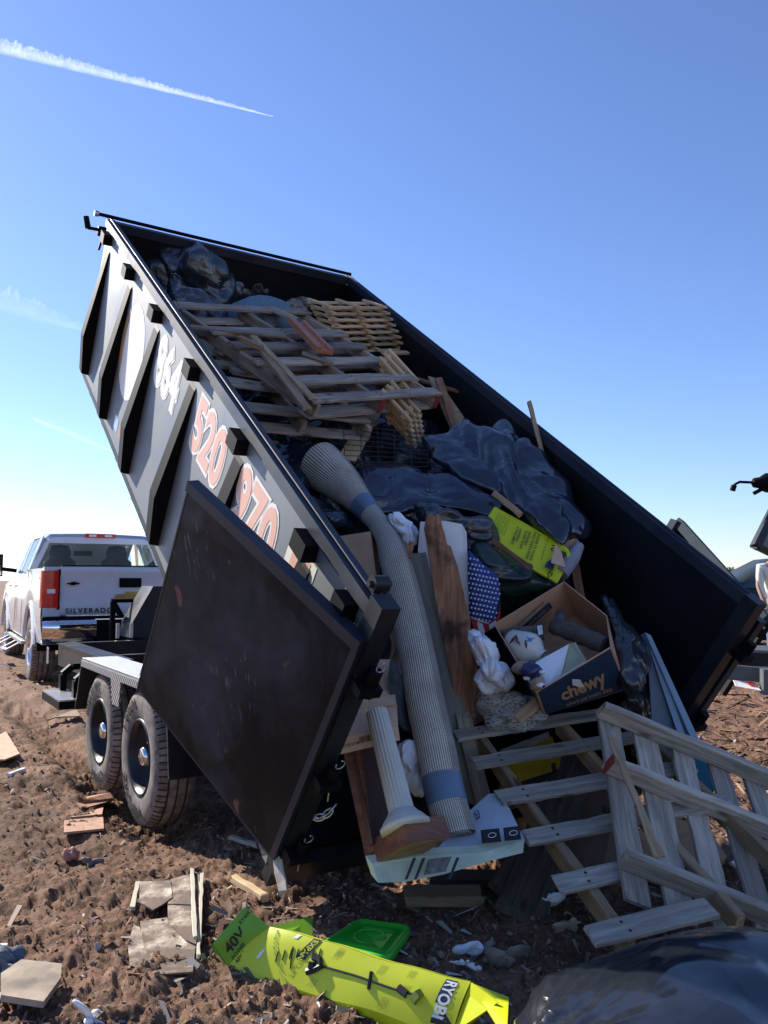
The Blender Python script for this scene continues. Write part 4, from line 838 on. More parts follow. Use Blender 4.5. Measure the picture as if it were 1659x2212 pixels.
blob('bin_bag', [(905, 940), (950, 925), (1000, 920), (1085, 918), (1140, 945), (1190, 1030), (1235, 1110), (1252, 1150), (1215, 1180), (1160, 1140), (1100, 1110), (1060, 1075), (980, 1030), (920, 985)], 4.75, .16, M['bagsheet'], 'big tall black bag with long folds standing against the right wall', 'bin bag', amp=.06, freq=2.4, lin=True, sharp=.65, seed=8, tilt=-.3, stretch=(1.5, 1, .45))
blob('bin_bag', [(640, 1060), (700, 1080), (770, 1130), (800, 1160), (760, 1180), (700, 1160), (650, 1110)], 4.5, .2, M['bagsheet'], 'dull black bag under the flared end of the rolled rug', 'bin bag', amp=.03, seed=9)
blob('bin_bag', [(905, 1090), (1000, 1110), (1070, 1120), (1080, 1160), (1050, 1200), (960, 1180), (905, 1150)], 4.3, .2, M['bag'], 'black bag sagging over the top of the white panel', 'bin bag', amp=.03, seed=14)
blob('green_bag', [(1005, 1170), (1050, 1160), (1120, 1200), (1185, 1255), (1165, 1285), (1100, 1310), (1040, 1290), (1005, 1230)], 4.25, .2, M['baggreen'], 'dark green plastic bag above the open cardboard box', 'bag', amp=.025, freq=4, seed=10, stretch=(.7, 1, 1.6))
blob('bin_bag', [(1306, 1303), (1330, 1310), (1352, 1345), (1382, 1372), (1398, 1435), (1390, 1472), (1355, 1478), (1325, 1440), (1318, 1360)], 3.95, .16, M['bag'], 'black bag with a gathered neck right of the navy box', 'bin bag', amp=.025, freq=7, seed=11, knot=(1320, 1318), kamp=.02, tilt=-.2)
blob('bin_bag', [(1340, 1480), (1385, 1485), (1405, 1550), (1420, 1630), (1380, 1640), (1330, 1560)], 4.1, .12, M['bag'], 'black bag in the dark below the navy box and bin', 'bin bag', amp=.03, seed=15)
blob('white_bag', [(832, 1110), (857, 1102), (880, 1120), (903, 1132), (905, 1162), (893, 1190), (875, 1172), (850, 1140)], 4.16, .08, M['bagwhite'], 'white plastic bag squeezed between the rug and the white panel', 'plastic bag', group='white plastic bags', amp=.02, freq=9, seed=12)
blob('white_bag', [(1022, 1378), (1048, 1372), (1075, 1388), (1098, 1435), (1110, 1470), (1098, 1492), (1060, 1498), (1032, 1495), (1024, 1430)], 3.75, .12, M['bagwhite'], 'round translucent white bag left of the navy box', 'plastic bag', group='white plastic bags', amp=.018, freq=9, seed=13, knot=(1040, 1380), kamp=.015)
blob('white_bag', [(862, 1605), (900, 1600), (910, 1660), (912, 1715), (880, 1712), (868, 1660)], 3.4, .07, M['bagwhite'], 'pale plastic bag in the gap between the column and the rug', 'plastic bag', group='white plastic bags', amp=.012, freq=9, seed=16)

# ------------------------------------------------------------------ rolled rug 
def rugmat():
    m, nt, b = newmat('ribbed_rug_weave'); uv = N_(nt, 'ShaderNodeUVMap'); uv.uv_map = 'UVMap'; sp_ = N_(nt, 'ShaderNodeSeparateXYZ'); nt.links.new(uv.outputs[0], sp_.inputs[0])
    def sinw(src, k, ph=0.):
        a = N_(nt, 'ShaderNodeMath', operation='MULTIPLY'); a.inputs[1].default_value = k; nt.links.new(src, a.inputs[0]); c = N_(nt, 'ShaderNodeMath', operation='SINE'); nt.links.new(a.outputs[0], c.inputs[0]); return c.outputs[0]
    s1 = sinw(sp_.outputs[0], 2*math.pi*52); s2 = sinw(sp_.outputs[1], 2*math.pi*120)
    g1 = N_(nt, 'ShaderNodeMath', operation='GREATER_THAN'); g1.inputs[1].default_value = .35; nt.links.new(s1, g1.inputs[0])
    g2 = N_(nt, 'ShaderNodeMath', operation='GREATER_THAN'); g2.inputs[1].default_value = -.7; nt.links.new(s2, g2.inputs[0])
    mu = N_(nt, 'ShaderNodeMath', operation='MULTIPLY'); nt.links.new(g1.outputs[0], mu.inputs[0]); nt.links.new(g2.outputs[0], mu.inputs[1])
    # broad darker border bands running along the roll
    s3 = sinw(sp_.outputs[0], 2*math.pi*1.0); g3 = N_(nt, 'ShaderNodeMapRange'); g3.inputs[1].default_value = .93; g3.inputs[2].default_value = .97; g3.inputs[3].default_value = 0; g3.inputs[4].default_value = .45; nt.links.new(s3, g3.inputs[0])
    mx0 = N_(nt, 'ShaderNodeMath', operation='MAXIMUM'); nt.links.new(mu.outputs[0], mx0.inputs[0]); nt.links.new(g3.outputs[0], mx0.inputs[1])
    mx = N_(nt, 'ShaderNodeMix', data_type='RGBA'); nt.links.new(mx0.outputs[0], mx.inputs[0]); mx.inputs[7].default_value = (.075, .07, .075, 1)
    v = coords(nt, rnd=False); nt.links.new(ramp(nt, [(.3, (.55, .47, .365)), (.7, (.78, .69, .56))], noise(nt, v, 9, 6, .65)), mx.inputs[6])
    nt.links.new(mx.outputs[2], b.inputs['Base Color']); b.inputs['Roughness'].default_value = .95; ad = N_(nt, 'ShaderNodeMath', operation='MULTIPLY'); nt.links.new(s1, ad.inputs[0]); ad.inputs[1].default_value = -1.; bump(nt, b, ad.outputs[0], .5, .004); return m
M['rug'] = rugmat(); M['rugback'] = plain('grey_rug_backing', (.25, .24, .23), .95, 0, .2, .2, 30)
kp = [(690, 1004, 4.75, .155), (712, 1022, 4.68, .145), (742, 1048, 4.58, .118), (775, 1083, 4.45, .085), (808, 1120, 4.3, .064), (832, 1155, 4.15, .064), (850, 1200, 4.03, .078), (866, 1260, 3.92, .084), (889, 1363, 3.75, .086), (905, 1445, 3.62, .087), (919, 1526, 3.5, .088), (940, 1620, 3.36, .086), (958, 1710, 3.24, .083), (984, 1808, 3.13, .082)]
pts = np.array([W(a, b_, c_) for a, b_, c_, r in kp]); rs = np.array([q[3] for q in kp]); tt = np.arange(len(kp)); T = np.linspace(0, len(kp)-1, 90)
def spl(arr):
    out = []
    for t in T:
        i = min(int(t), len(arr)-2); f = t-i; p0, p1, p2, p3 = arr[max(i-1, 0)], arr[i], arr[i+1], arr[min(i+2, len(arr)-1)]
        out.append(.5*((2*p1)+(-p0+p2)*f+(2*p0-5*p1+4*p2-p3)*f*f+(-p0+3*p1-3*p2+p3)*f**3))
    return np.array(out)
PP = spl(pts); RR = spl(rs); seg = 72; a0 = None; Gr = []; U = []; Ln = 0
for i in range(len(PP)):
    t = nrm(PP[min(i+1, len(PP)-1)]-PP[max(i-1, 0)])
    if i: Ln += np.linalg.norm(PP[i]-PP[i-1])
    a0 = nrm(np.cross(t, CF)) if a0 is None else nrm(a0-t*(a0@t)); b0 = np.cross(t, a0); off_ = math.pi/2 if b0@CF > 0 else -math.pi/2; row = []
    for k_ in range(seg+1):
        q = 2*math.pi*k_/seg; fr = k_/seg; fold = 1-.16*fr*(1 if i < 40 else .6) + .03*math.sin(3*q+i*.05)   # spiral overlap
        row.append(PP[i]+(a0*math.cos(q+off_)+b0*math.sin(q+off_))*RR[i]*fold); U.append((fr, Ln))
    Gr.append(row)
Gr = np.array(Gr); rug = thing('rolled_rug', 'long beige ribbed rug rolled up and bent over, bound with tape at both ends', 'rug', PP[-1])
mb = MB(); mb.grid(Gr, flip=True); mk('pile_side', mb, M['rug'], rug, uvs=np.array(U))
for e, rr_ in ((0, 1), (-1, 1)):   # wound layers seen at the ends, each a lip of its own
    mb = MB(); t = nrm(PP[1]-PP[0]) if e == 0 else nrm(PP[-2]-PP[-1]); c_ = PP[e]; ax = [nrm(Gr[e][0]-c_)]; b0 = np.cross(t, ax[0])
    sp1 = []; sp2 = []
    for q in np.linspace(0, 2*math.pi*3.6, 130):
        r_ = RR[e]*(.97-.24*q/(2*math.pi*1.0)*.9); d_ = ax[0]*math.cos(q)+b0*math.sin(q)
        if r_ < .012: break
        sp1.append([c_+d_*r_-t*.006, c_+d_*(r_-.008)-t*.006, c_+d_*(r_-.008)+t*(.05 if e == 0 else .2)])
    mb.grid(np.array(sp1)); mb.grid(np.array([[a_[0], a_[0]+t*(.05 if e == 0 else .2)] for a_ in sp1])); mk('wound_end', mb, M['rugback'], rug)
for i0, i1, w_ in ((22, 26, 0), (80, 84, 0)):
    sub = Gr[i0:i1+1]; cc = PP[i0:i1+1][:, None]; g2 = cc+(sub-cc)*1.035; g3 = cc+(sub-cc)*1.0; mb = MB(); mb.grid(g2, flip=True); mb.grid(np.stack([g2[0], g3[0]])); mb.grid(np.stack([g3[-1], g2[-1]])); mk('tape_band', mb, M['tape'], rug)

# ------------------------------------------------------------------ boards, panel and column at the tail of the load
plank('trim_board', W(900, 1196, 4.05), W(1034, 1752, 3.78), .095, .02, -CF, wood('grey_green_painted_board', (.24, .25, .215), (.42, .42, .37), stain=.3), None, label='long grey green painted board standing right of the rolled rug', cat='board')
plank('trim_board', W(1000, 1545, 3.86), W(1050, 1758, 3.72), .078, .02, -CF+RT*.3, M['oldwood'], None, label='short split grey board ending beside the foot of the rug', cat='board', end=.03)
slab('white_board', [(908, 1127, 4.06), (960, 1125, 4.06), (998, 1132, 4.06), (1008, 1150, 4.05), (1014, 1320, 4.02), (1026, 1480, 3.99), (1010, 1560, 3.98), (960, 1430, 4.0), (925, 1300, 4.02), (903, 1190, 4.05)], .03, M['white'], 'smooth white panel with rounded top corners behind the broken plank', 'board')
rg = random.Random(4)
jag = [(917, 1142), (922, 1112), (932, 1108), (938, 1116), (944, 1110), (951, 1114), (955, 1136), (960, 1150), (966, 1176), (974, 1180), (982, 1205), (990, 1228), (1004, 1290), (1016, 1350), (1028, 1410), (1038, 1490), (1046, 1556), (1026, 1566), (1008, 1563), (992, 1520), (977, 1480), (955, 1370), (940, 1290), (934, 1250), (928, 1210), (922, 1170)]
dep = lambda v: 3.92-(v-1108)/450*.04
def rotwood():
    m, nt, b = newmat('rotten_brown_plank'); mp = coords(nt, (40, 40, 5)); tc = coords(nt, (1, 1, 1), rnd=False); g = noise(nt, mp, 1., 6, .6, .5)
    c = ramp(nt, [(.3, (.15, .065, .03)), (.5, (.30, .14, .07)), (.72, (.46, .27, .15))], g); st = noise(nt, tc, 3.2, 5, .6, .4)
    mx = N_(nt, 'ShaderNodeMix', data_type='RGBA', blend_type='MULTIPLY'); mx.inputs[0].default_value = .9; nt.links.new(c, mx.inputs[6]); nt.links.new(ramp(nt, [(.38, (.12, .10, .09)), (.5, (1, 1, 1)), (.7, (1.2, 1.1, .95))], st), mx.inputs[7])
    nt.links.new(mx.outputs[2], b.inputs['Base Color']); b.inputs['Roughness'].default_value = .75; bump(nt, b, g, .8, .008); return m
slab('broken_plank', [(u, v, dep(v)) for u, v in jag], .045, rotwood(), 'thick rotten brown plank with a jagged splintered top', 'plank')
slab('wood_splinter', [(875, 1170, 3.88), (882, 1175, 3.88), (885, 1168, 3.88), (893, 1172, 3.88), (890, 1205, 3.86), (884, 1206, 3.86)], .02, M['brownwood'], 'small dark splinter of wood by the top of the painted board', 'splinter')
# cardboard beside the rug
slab('cardboard_box', [(700, 1163, 4.2), (800, 1148, 4.15), (812, 1240, 4.0), (855, 1400, 3.78), (835, 1450, 3.72), (780, 1400, 3.8)], .22, M['card'], 'plain brown cardboard box standing between the left rail and the rug', 'cardboard box')
cb = thing('crushed_carton', 'crushed printed carton with a barcode hanging over the column top', 'cardboard box', W(800, 1625, 3.2))
for i, pl in enumerate(([(815, 1425, 3.6), (850, 1425, 3.6), (852, 1487, 3.52), (788, 1500, 3.46)], [(790, 1498, 3.46), (852, 1486, 3.5), (856, 1522, 3.4), (768, 1534, 3.38)], [(768, 1532, 3.38), (857, 1520, 3.42), (860, 1570, 3.30), (742, 1592, 3.24)], [(743, 1592, 3.24), (860, 1569, 3.30), (864, 1599, 3.28), (734, 1630, 3.22)])):
    slab('flap', pl, .006, M['cardd'], parent=cb, direction=CF)
q0, q1, q2, q3 = W(734, 1630, 3.214), W(864, 1599, 3.274), W(743, 1592, 3.234), W(860, 1569, 3.294)
bx = nrm(q1-q0); by = nrm(q2-q0); by = nrm(by-bx*(by@bx)); bn = np.cross(bx, by); bn = bn if bn@CF < 0 else -bn
mb = MB(); rg = random.Random(9); x_ = .0
while x_ < .125:
    w_ = rg.choice((.0012, .002, .0034)); mb.prism([q0+bx*(.09+x_)+by*.024+bn*.003, q0+bx*(.09+x_+w_)+by*.024+bn*.003, q0+bx*(.09+x_+w_)+by*.048+bn*.003, q0+bx*(.09+x_)+by*.048+bn*.003], bn*.0006); x_ += w_+rg.choice((.001, .0018, .0026))
mk('barcode', mb, M['letterblack'], cb)
text('carton_print', 'MODEL:HN', .017, q0+bx*.088+by*.034+bn*.003, -bx, -by, M['letterblack'], cb, bold=.01, depth=.001)
# folded dark rug scrap
mb = MB(); 
ly = [(846, 1427), (852, 1424), (862, 1470), (868, 1530), (884, 1574), (876, 1578), (862, 1560), (850, 1545), (846, 1500), (842, 1460)]
for j in range(3): mb.prism([W(u+5*j-4, v+2*j, 3.46+.025*j) for u, v in ly], CF*.014+RT*.002)
tag(mk('folded_mat', mb, plain('dark_blue_grey_mat', (.06, .075, .09), .95, 0, .3, .4, 25)), 'folded dark grey mat tucked left of the rolled rug', 'mat')
# fluted column
cT, cB = W(828, 1596, 3.18), W(872, 1772, 2.98); ax = nrm(cT-cB); L = np.linalg.norm(cT-cB); a_ = nrm(np.cross(ax, CF)); b_ = np.cross(ax, a_); rows = []
for h in np.linspace(0, L+.12, 14):
    row = []
    for k_ in range(120):
        q = 2*math.pi*k_/120; fl = abs(math.sin(q*10)); r_ = (.050-.0045*h/L)*(1-.09*fl**.7 if True else 1); row.append(cB+ax*h+(a_*math.cos(q)+b_*math.sin(q))*r_)
    rows.append(row)
col_ = thing('fluted_column', 'cream fluted plant stand column lying on its square base', 'column', cB)
cream = plain('cream_painted_resin', (.62, .59, .50), .45, 0, .06)
mb = MB(); mb.grid(np.array(rows), closed=True); mb.add(rows[-1], [tuple(range(120))]); mk('shaft', mb, cream, col_)
mb = MB(); mb.lathe(cB, ax, [(-.035, 0), (-.035, .094), (-.018, .096), (-.012, .088), (-.004, .084), (.004, .078), (.012, .070), (.02, .062), (.03, .056), (.034, .049)], 48); mk('base_ring', mb, cream, col_)
# red brown cabinet frame with the open drawer under the column
cf = thing('cabinet', 'red brown wooden cabinet frame standing on end below the column', 'cabinet', W(803, 1869, 2.95))
slab('side_panel', [(728, 1560, 3.42), (772, 1555, 3.42), (806, 1822, 3.0), (803, 1869, 2.95), (792, 1864, 2.95)], .03, M['cab'], parent=cf)
slab('back_panel', [(766, 1565, 3.50), (860, 1560, 3.56), (880, 1775, 3.18), (808, 1826, 3.06)], .015, plain('dark_red_board', (.10, .045, .03), .6), parent=cf)
slab('edge_moulding', [(757, 1600, 3.345), (763, 1600, 3.345), (805, 1820, 2.985), (797, 1826, 2.985)], .02, plain('worn_moulding', (.16, .07, .04), .5), parent=cf)
E_, B_, D__, F_ = W(883, 1818, 2.82), W(871, 1770, 2.93), W(975, 1807, 2.9), W(803, 1869, 2.93); vb, vd, vf = B_-E_, D__-E_, F_-E_
mb = MB(); mb.hexa([E_, E_+vd, E_+vd+vf, E_+vf, E_+vb, E_+vb+vd, E_+vb+vd+vf, E_+vb+vf]); dr = mk('drawer', mb, M['cab'], cf)
mb = MB(); n_ = nrm(np.cross(vd, vf)); n_ = n_ if n_@vb < 0 else -n_; mb.prism([E_+vd*.05+vf*.05, E_+vd*.95+vf*.05, E_+vd*.95+vf*.92, E_+vd*.05+vf*.92], n_*.003); mk('drawer_underside', mb, M['tanwood'], dr)
# printed white carton on the ground end
wc = thing('printed_carton', 'white printed carton with tool pictures under the foot of the rug', 'cardboard box', W(817, 1905, 2.85))
slab('front_side', [(804, 1866, 2.9), (903, 1850, 2.95), (1043, 1842, 3.02), (1132, 1815, 3.1), (1130, 1842, 3.07), (1058, 1860, 3.0), (957, 1889, 2.93), (874, 1905, 2.88), (817, 1907, 2.85)], .05, plain('greenish_white_card', (.58, .62, .44), .6, 0, .15), parent=wc, direction=nrm(FW+UPZ*.3))
slab('printed_top', [(1010, 1755, 3.3), (1055, 1715, 3.42), (1085, 1712, 3.42), (1133, 1815, 3.11), (1043, 1841, 3.03), (930, 1850, 2.98)], .012, plain('white_card', (.55, .58, .62), .6, 0, .1), parent=wc, direction=-UPZ)
for (u, v, w_) in ((1058, 1803, 40), (1104, 1798, 34)):
    slab('printed_picture', [(u-w_/2, v-10, 3.09), (u+w_/2, v-14, 3.10), (u+w_/2+5, v+14, 3.05), (u-w_/2+3, v+18, 3.04)], .002, M['letterblack'], parent=wc, direction=-UPZ)
    mb = MB(); c_ = W(u+5, v+1, 3.052); mb.tube([c_+V3((.015*math.cos(t_)+.004*math.sin(t_), .003*math.sin(t_), .008*math.sin(t_))) for t_ in np.linspace(0, 6.28, 15)], .0012, 5, cap=False); mk('printed_ring', mb, M['white'], wc)
for u_ in (892, 912, 985): slab('printed_stripe', [(u_, 1853, 2.9), (u_+7, 1852, 2.9), (u_-12, 1899, 2.87), (u_-18, 1900, 2.87)], .002, M['letterblack'], parent=wc, direction=-FW)
slab('printed_photo', [(925, 1856, 2.91), (975, 1850, 2.93), (962, 1882, 2.90), (915, 1890, 2.87)], .002, plain('murky_print', (.16, .15, .13), .5, 0, .6, 0, 40), parent=wc, direction=-FW)
text('carton_print', 'RO', .03, W(1093, 1735, 3.30), nrm(W(1103, 1755, 3.24)-W(1093, 1735, 3.30)), nrm(W(1125, 1730, 3.3)-W(1093, 1735, 3.30)), M['letterblack'], wc, bold=.02, depth=.006)
text('carton_print', 'GER', .034, W(1024, 1757, 3.26), nrm(W(1034, 1782, 3.18)-W(1026, 1757, 3.26)), nrm(W(1060, 1755, 3.2)-W(1026, 1757, 3.26)), M['letterblack'], wc, bold=.02, depth=.006)
# ------------------------------------------------------------------ the two pallets at the tail
pX = V3((.95308, .29306, .07583)); pY = V3((-.29922, .87407, .3827)); pZ = V3((.04587, -.38744, .92075))
pallet(V3((.714, 2.784, .166)), pX, pY, pZ, .95, 1.245, 'grey weathered pallet leaning from the mud up to the navy box, slats level', M['greywood'], M['tanwood'], (.02, .21, .41, .61, .81, .985), None, (.13, .60, .97), bw=.086, seed=11, short={0: .50, 1: .42})
A, B, Cc = V3((1.012, 3.652, .838)), V3((.892, 2.898, .322)), V3((1.753, 3.735, .524)); X = nrm(B-A); Y = nrm(Cc-A); Y = nrm(Y-X*(Y@X)); Z = nrm(np.cross(X, Y)); Z = Z if Z@CF > 0 else -Z
pallet(A+Z*.085, X, Y, Z, .93, 1.24, 'pale grey pallet lying upside down on the other pallet at the right edge, stringers up', M['greywood'], M['greywood'], (.04, .19, .34, .49, .64, .79, .94), None, (.03, .38, .86), bw=.112, seed=13, redends={1: 0})
plank('wooden_stick', W(1320, 1592, 3.38), W(1424, 1848, 2.84), .030, .012, -CF, M['tanwood'], None, label='thin tan splintered stick lying across the upside down pallet', cat='stick', rough=.003)
# ------------------------------------------------------------------ things under and behind those pallets
yc = thing('tool_case', 'yellow and black plastic tool case under the slats of the leaning pallet', 'tool case', W(1150, 1690, 3.75))
M['yellow'] = plain('yellow_plastic', (.55, .33, .012), .4, 0, .08)
slab('shell', [(1083, 1672, 3.80), (1118, 1628, 3.95), (1192, 1590, 4.05), (1212, 1640, 3.95), (1206, 1662, 3.85), (1090, 1700, 3.75)], .14, M['yellow'], parent=yc)
slab('black_lid', [(1088, 1701, 3.74), (1208, 1662, 3.84), (1205, 1700, 3.8), (1120, 1735, 3.7)], .14, M['letterblack'], parent=yc)
for u in (1110, 1190): slab('latch', [(u, 1678-(u-1120)*.4, 3.74), (u+9, 1674-(u-1120)*.4, 3.74), (u+12, 1690-(u-1120)*.4, 3.71), (u+3, 1694-(u-1120)*.4, 3.71)], .02, M['letterblack'], parent=yc)
text('case_lettering', 'STANLEY', .035, W(1128, 1718, 3.70), nrm(W(1200, 1690, 3.78)-W(1120, 1722, 3.70)), UPZ, M['yellow'], yc, bold=.02, depth=.004)
plank('timber', W(1245, 1628, 4.2), W(1120, 1985, 3.15), .20, .05, -CF+UPZ*.4, M['darkwood'], None, label='broad dark brown timber slanting down under both pallets', cat='timber', end=.02)
plank('timber', W(1090, 1935, 3.25), W(1140, 1850, 3.45), .15, .05, -CF+UPZ*.4, M['darkwood'], None, label='stubby dark timber block left of the slanting timber foot', cat='timber')
cbx = thing('cardboard_box', 'brown cardboard box coloured dark for the shade under the leaning pallet', 'cardboard box', W(1270, 1850, 3.8))
slab('box_side', [(1185, 1760, 3.95), (1235, 1690, 4.1), (1335, 1690, 4.1), (1348, 1850, 3.75), (1300, 1900, 3.6), (1215, 1885, 3.65)], .3, plain('shaded_cardboard', (.20, .13, .09), .85), parent=cbx)  # shade put into the colour, a darker copy of the brown card
text('box_lettering', 'SYS', .05, W(1300, 1742, 3.96), nrm(W(1325, 1748, 3.95)-W(1300, 1742, 3.96)), -nrm(W(1300, 1720, 4.0)-W(1300, 1742, 3.96)), M['letterblack'], cbx, bold=.01, depth=-.01)
slab('cardboard_sheet', [(1355, 1820, 3.85), (1420, 1755, 4.0), (1530, 1790, 4.0), (1570, 1850, 3.8), (1480, 1900, 3.65), (1380, 1890, 3.65)], .05, M['card'], 'flattened brown cardboard behind the upside down pallet', 'cardboard')
slab('board', [(1080, 1620, 3.95), (1185, 1580, 4.05), (1188, 1592, 4.03), (1095, 1640, 3.9)], .09, M['oldwood'], 'short weathered board between the top two slats of the leaning pallet', 'board')
blob('cloth', [(1040, 1492), (1100, 1486), (1165, 1500), (1185, 1545), (1150, 1580), (1060, 1580), (1040, 1540)], 3.85, .12, None or plain('x', (.4, .4, .4)), 'pale patterned cloth bundle under the white bag and navy box', 'cloth', amp=.02, freq=6, seed=30)
m, nt, b = newmat('patterned_cloth'); v = coords(nt, rnd=False); vo = N_(nt, 'ShaderNodeTexVoronoi'); vo.inputs['Scale'].default_value = 46; mp = N_(nt, 'ShaderNodeMapping'); mp.inputs['Scale'].default_value = (1, 1, 2.4); nt.links.new(v, mp.inputs[0]); nt.links.new(mp.outputs[0], vo.inputs['Vector'])
nt.links.new(ramp(nt, [(.28, (.10, .11, .13)), (.42, (.48, .46, .42))], vo.outputs['Distance']), b.inputs['Base Color']); b.inputs['Roughness'].default_value = .95
bpy.data.objects['cloth'].data.materials[0] = m
plank('board_offcut', W(1120, 1555, 3.62), W(1165, 1512, 3.7), .05, .02, -CF+UPZ, M['tanwood'], None, label='short tan offcut resting on the patterned cloth', cat='board')
# grey blue bin with ribs, and the teal one behind
bn_ = thing('plastic_tote', 'large grey blue plastic tote on its side by the right bed wall', 'plastic tote', W(1450, 1600, 4.2))
M['tote'] = plain('grey_blue_plastic', (.085, .125, .17), .38, 0, .06); M['totel'] = plain('light_grey_blue_plastic', (.20, .28, .36), .38, 0, .06)
slab('side', [(1396, 1372, 3.99), (1402, 1372, 3.99), (1440, 1480, 3.92), (1482, 1592, 3.84), (1476, 1640, 3.82), (1412, 1620, 3.84), (1404, 1490, 3.92)], .02, M['tote'], parent=bn_)
slab('rim', [(1394, 1366, 3.97), (1406, 1372, 3.97), (1512, 1602, 3.80), (1498, 1606, 3.79)], .05, M['totel'], parent=bn_)
slab('inner_rib', [(1404, 1404, 3.955), (1414, 1406, 3.955), (1484, 1596, 3.81), (1468, 1596, 3.81)], .012, M['totel'], parent=bn_)
slab('teal_tote', [(1488, 1612, 3.95), (1541, 1636, 3.9), (1543, 1706, 3.8), (1520, 1712, 3.8), (1500, 1680, 3.85)], .16, plain('teal_plastic', (.01, .16, .22), .4, 0, .08), 'teal plastic tote corner showing between the pallet slats', 'plastic tote')

# ------------------------------------------------------------------ open navy box and what is in it
bxn = thing('pet_food_box', 'open cardboard box with navy printed outside, set on the top pallet slat', 'cardboard box', W(1176, 1543, 3.72))
FL, FR, BR, BC, BL2 = W(1158, 1494, 3.45), W(1318, 1397, 3.60), W(1309, 1330, 3.93), W(1218, 1258, 4.12), W(1069, 1348, 3.92)
fl, fr = W(1176, 1543, 3.70), W(1354, 1487, 3.80); dn = (fl-FL+fr-FR)/2; br, bc, bl_ = BR+dn*1.0, BC+dn*1.0, BL2+dn*1.0
ring = [(FL, FR, fr, fl), (FR, BR, br, fr), (BR, BC, bc, br), (BC, BL2, bl_, bc), (BL2, FL, fl, bl_)]; cen = (FL+FR+BR+BC+BL2+fl+fr+br+bc+bl_)/10
for i, qd in enumerate(ring):
    n = nrm(np.cross(qd[1]-qd[0], qd[3]-qd[0])); c_ = sum(qd)/4; n = n if n@(c_-cen) > 0 else -n
    bil2 = lambda s, t, o: (qd[0]*(1-s)+qd[1]*s)*(1-t)+(qd[3]*(1-s)+qd[2]*s)*t+n*o
    def sheet(o0, o1, a0=0., mat=None, nm='box_wall'):
        mb = MB(); S9 = np.linspace(a0, 1-a0, 9); g0 = np.array([[bil2(s, t, o0) for t in S9] for s in S9]); g1 = np.array([[bil2(s, t, o1) for t in S9] for s in S9])
        mb.grid(g0); mb.grid(g1, flip=True)
        for e0, e1 in ((g0[0], g1[0]), (g0[-1], g1[-1]), (g0[:, 0], g1[:, 0]), (g0[:, -1], g1[:, -1])): mb.grid(np.stack([e0, e1]))
        mk(nm, mb, mat, bxn)
    sheet(0, .005, 0, M['card'])
    if i in (0, 4): sheet(.0055, .0065, .012, M['navy'], 'printed_face')
    if i == 0: fn = n
mb = MB(); mb.prism([fl, fr, br, bc, bl_], nrm(dn)*.005); mk('box_bottom', mb, M['card'], bxn)
def fw_(s0, t0, wd, ht):
    def f(x, y): s = s0+x*wd; t = t0+y*ht; return (fl*(1-s)+fr*s)*(1-t)+(FL*(1-s)+FR*s)*t+fn*.0095
    return f
text('box_lettering', 'chewy', 1., FL, X, Y, M['tan'], bxn, bold=.035, warp=fw_(.24, .34, .215, .50))
text('box_lettering', 'where pet lovers shop', 1., FL, X, Y, M['tan'], bxn, bold=.01, warp=fw_(.26, .10, .062, .17))
slab('label_sticker', [(1236, 1468, 3.50), (1254, 1469, 3.52), (1262, 1484, 3.57), (1252, 1485, 3.57), (1237, 1480, 3.54)], .0015, M['white'], parent=bxn)
mb = MB()
bw_n = nrm(np.cross(BC-BL2, dn)); bw_n = bw_n if bw_n@CF < 0 else -bw_n
def bwp(s0, t0, wd, ht, o=.003):
    def f(x, y): s = s0+x*wd; t = t0+y*ht; return (BL2*(1-s)+BC*s)*(1-t)+(bl_*(1-s)+bc*s)*t+bw_n*o
    return f
g = bwp(0, 0, 1, 1, .006); mb.prism([g(.12, .50), g(.72, .24), g(.74, .42), g(.14, .68)], bw_n*.0008); mk('phone_band', mb, M['navy'], bxn)
def tw(body, s0, t0, sz):   # upside down writing following the band
    def f(x, y): return g(s0-x*sz, t0+x*sz*.43+y*sz*1.5)+bw_n*.0022
    return text('box_lettering', body, 1., FL, X, Y, M['tan'] if body[0] == '1' else M['letterblack'], bxn, bold=.012, warp=f)
tw('1-800-672-4399', .70, .30, .078); tw('service@chewy.com', .66, .13, .05); tw('Call or chat with us 24/7', .70, .50, .042); tw('Have questions?', .60, .66, .046)
# log, vase, carton, planter, figurine
lg = thing('log', 'short grey brown log lying across the open navy box', 'log', W(1250, 1370, 3.85))
mb = MB(); P1_, P2_ = W(1196, 1350, 3.93), W(1307, 1394, 3.72); n_ = 16; pts_ = [P1_+(P2_-P1_)*t for t in np.linspace(0, 1, n_)]; mb.tube(pts_, [.043+.003*math.sin(i*1.7) for i in range(n_)], 20)
mk('bark', mb, plain('grey_bark', (.10, .08, .07), .9, 0, .4, .8, 12), lg)
mb = MB(); mb.tube([W(1205, 1352, 3.95), W(1212, 1325, 4.02)], [.03, .024], 14); mk('branch_stub', mb, MATS['grey_bark'], lg)
mb = MB(); e = nrm(P2_-P1_); mb.lathe(P2_+e*.0005, e, [(0, .043), (.002, .041), (.002, 0)], 20); mk('cut_end', mb, plain('dark_end_grain', (.045, .04, .04), .9), lg)
vs_ = thing('vase', 'round cream vase painted with leaves in the navy box', 'vase', W(1130, 1400, 3.85))
v0, v1 = W(1099, 1376, 3.85), W(1168, 1418, 3.74); ax = nrm(v1-v0); L = np.linalg.norm(v1-v0)
mb = MB(); mb.lathe(v0, ax, [(0, 0), (0, .038), (.01, .046), (L*.2, .055), (L*.45, .074), (L*.62, .080), (L*.78, .072), (L*.9, .05), (L, .036), (L+.015, .040), (L+.013, .034), (L*.9, .03)], 40)
mk('body', mb, plain('cream_glaze', (.66, .64, .56), .15, 0, .04), vs_)
mb = MB()
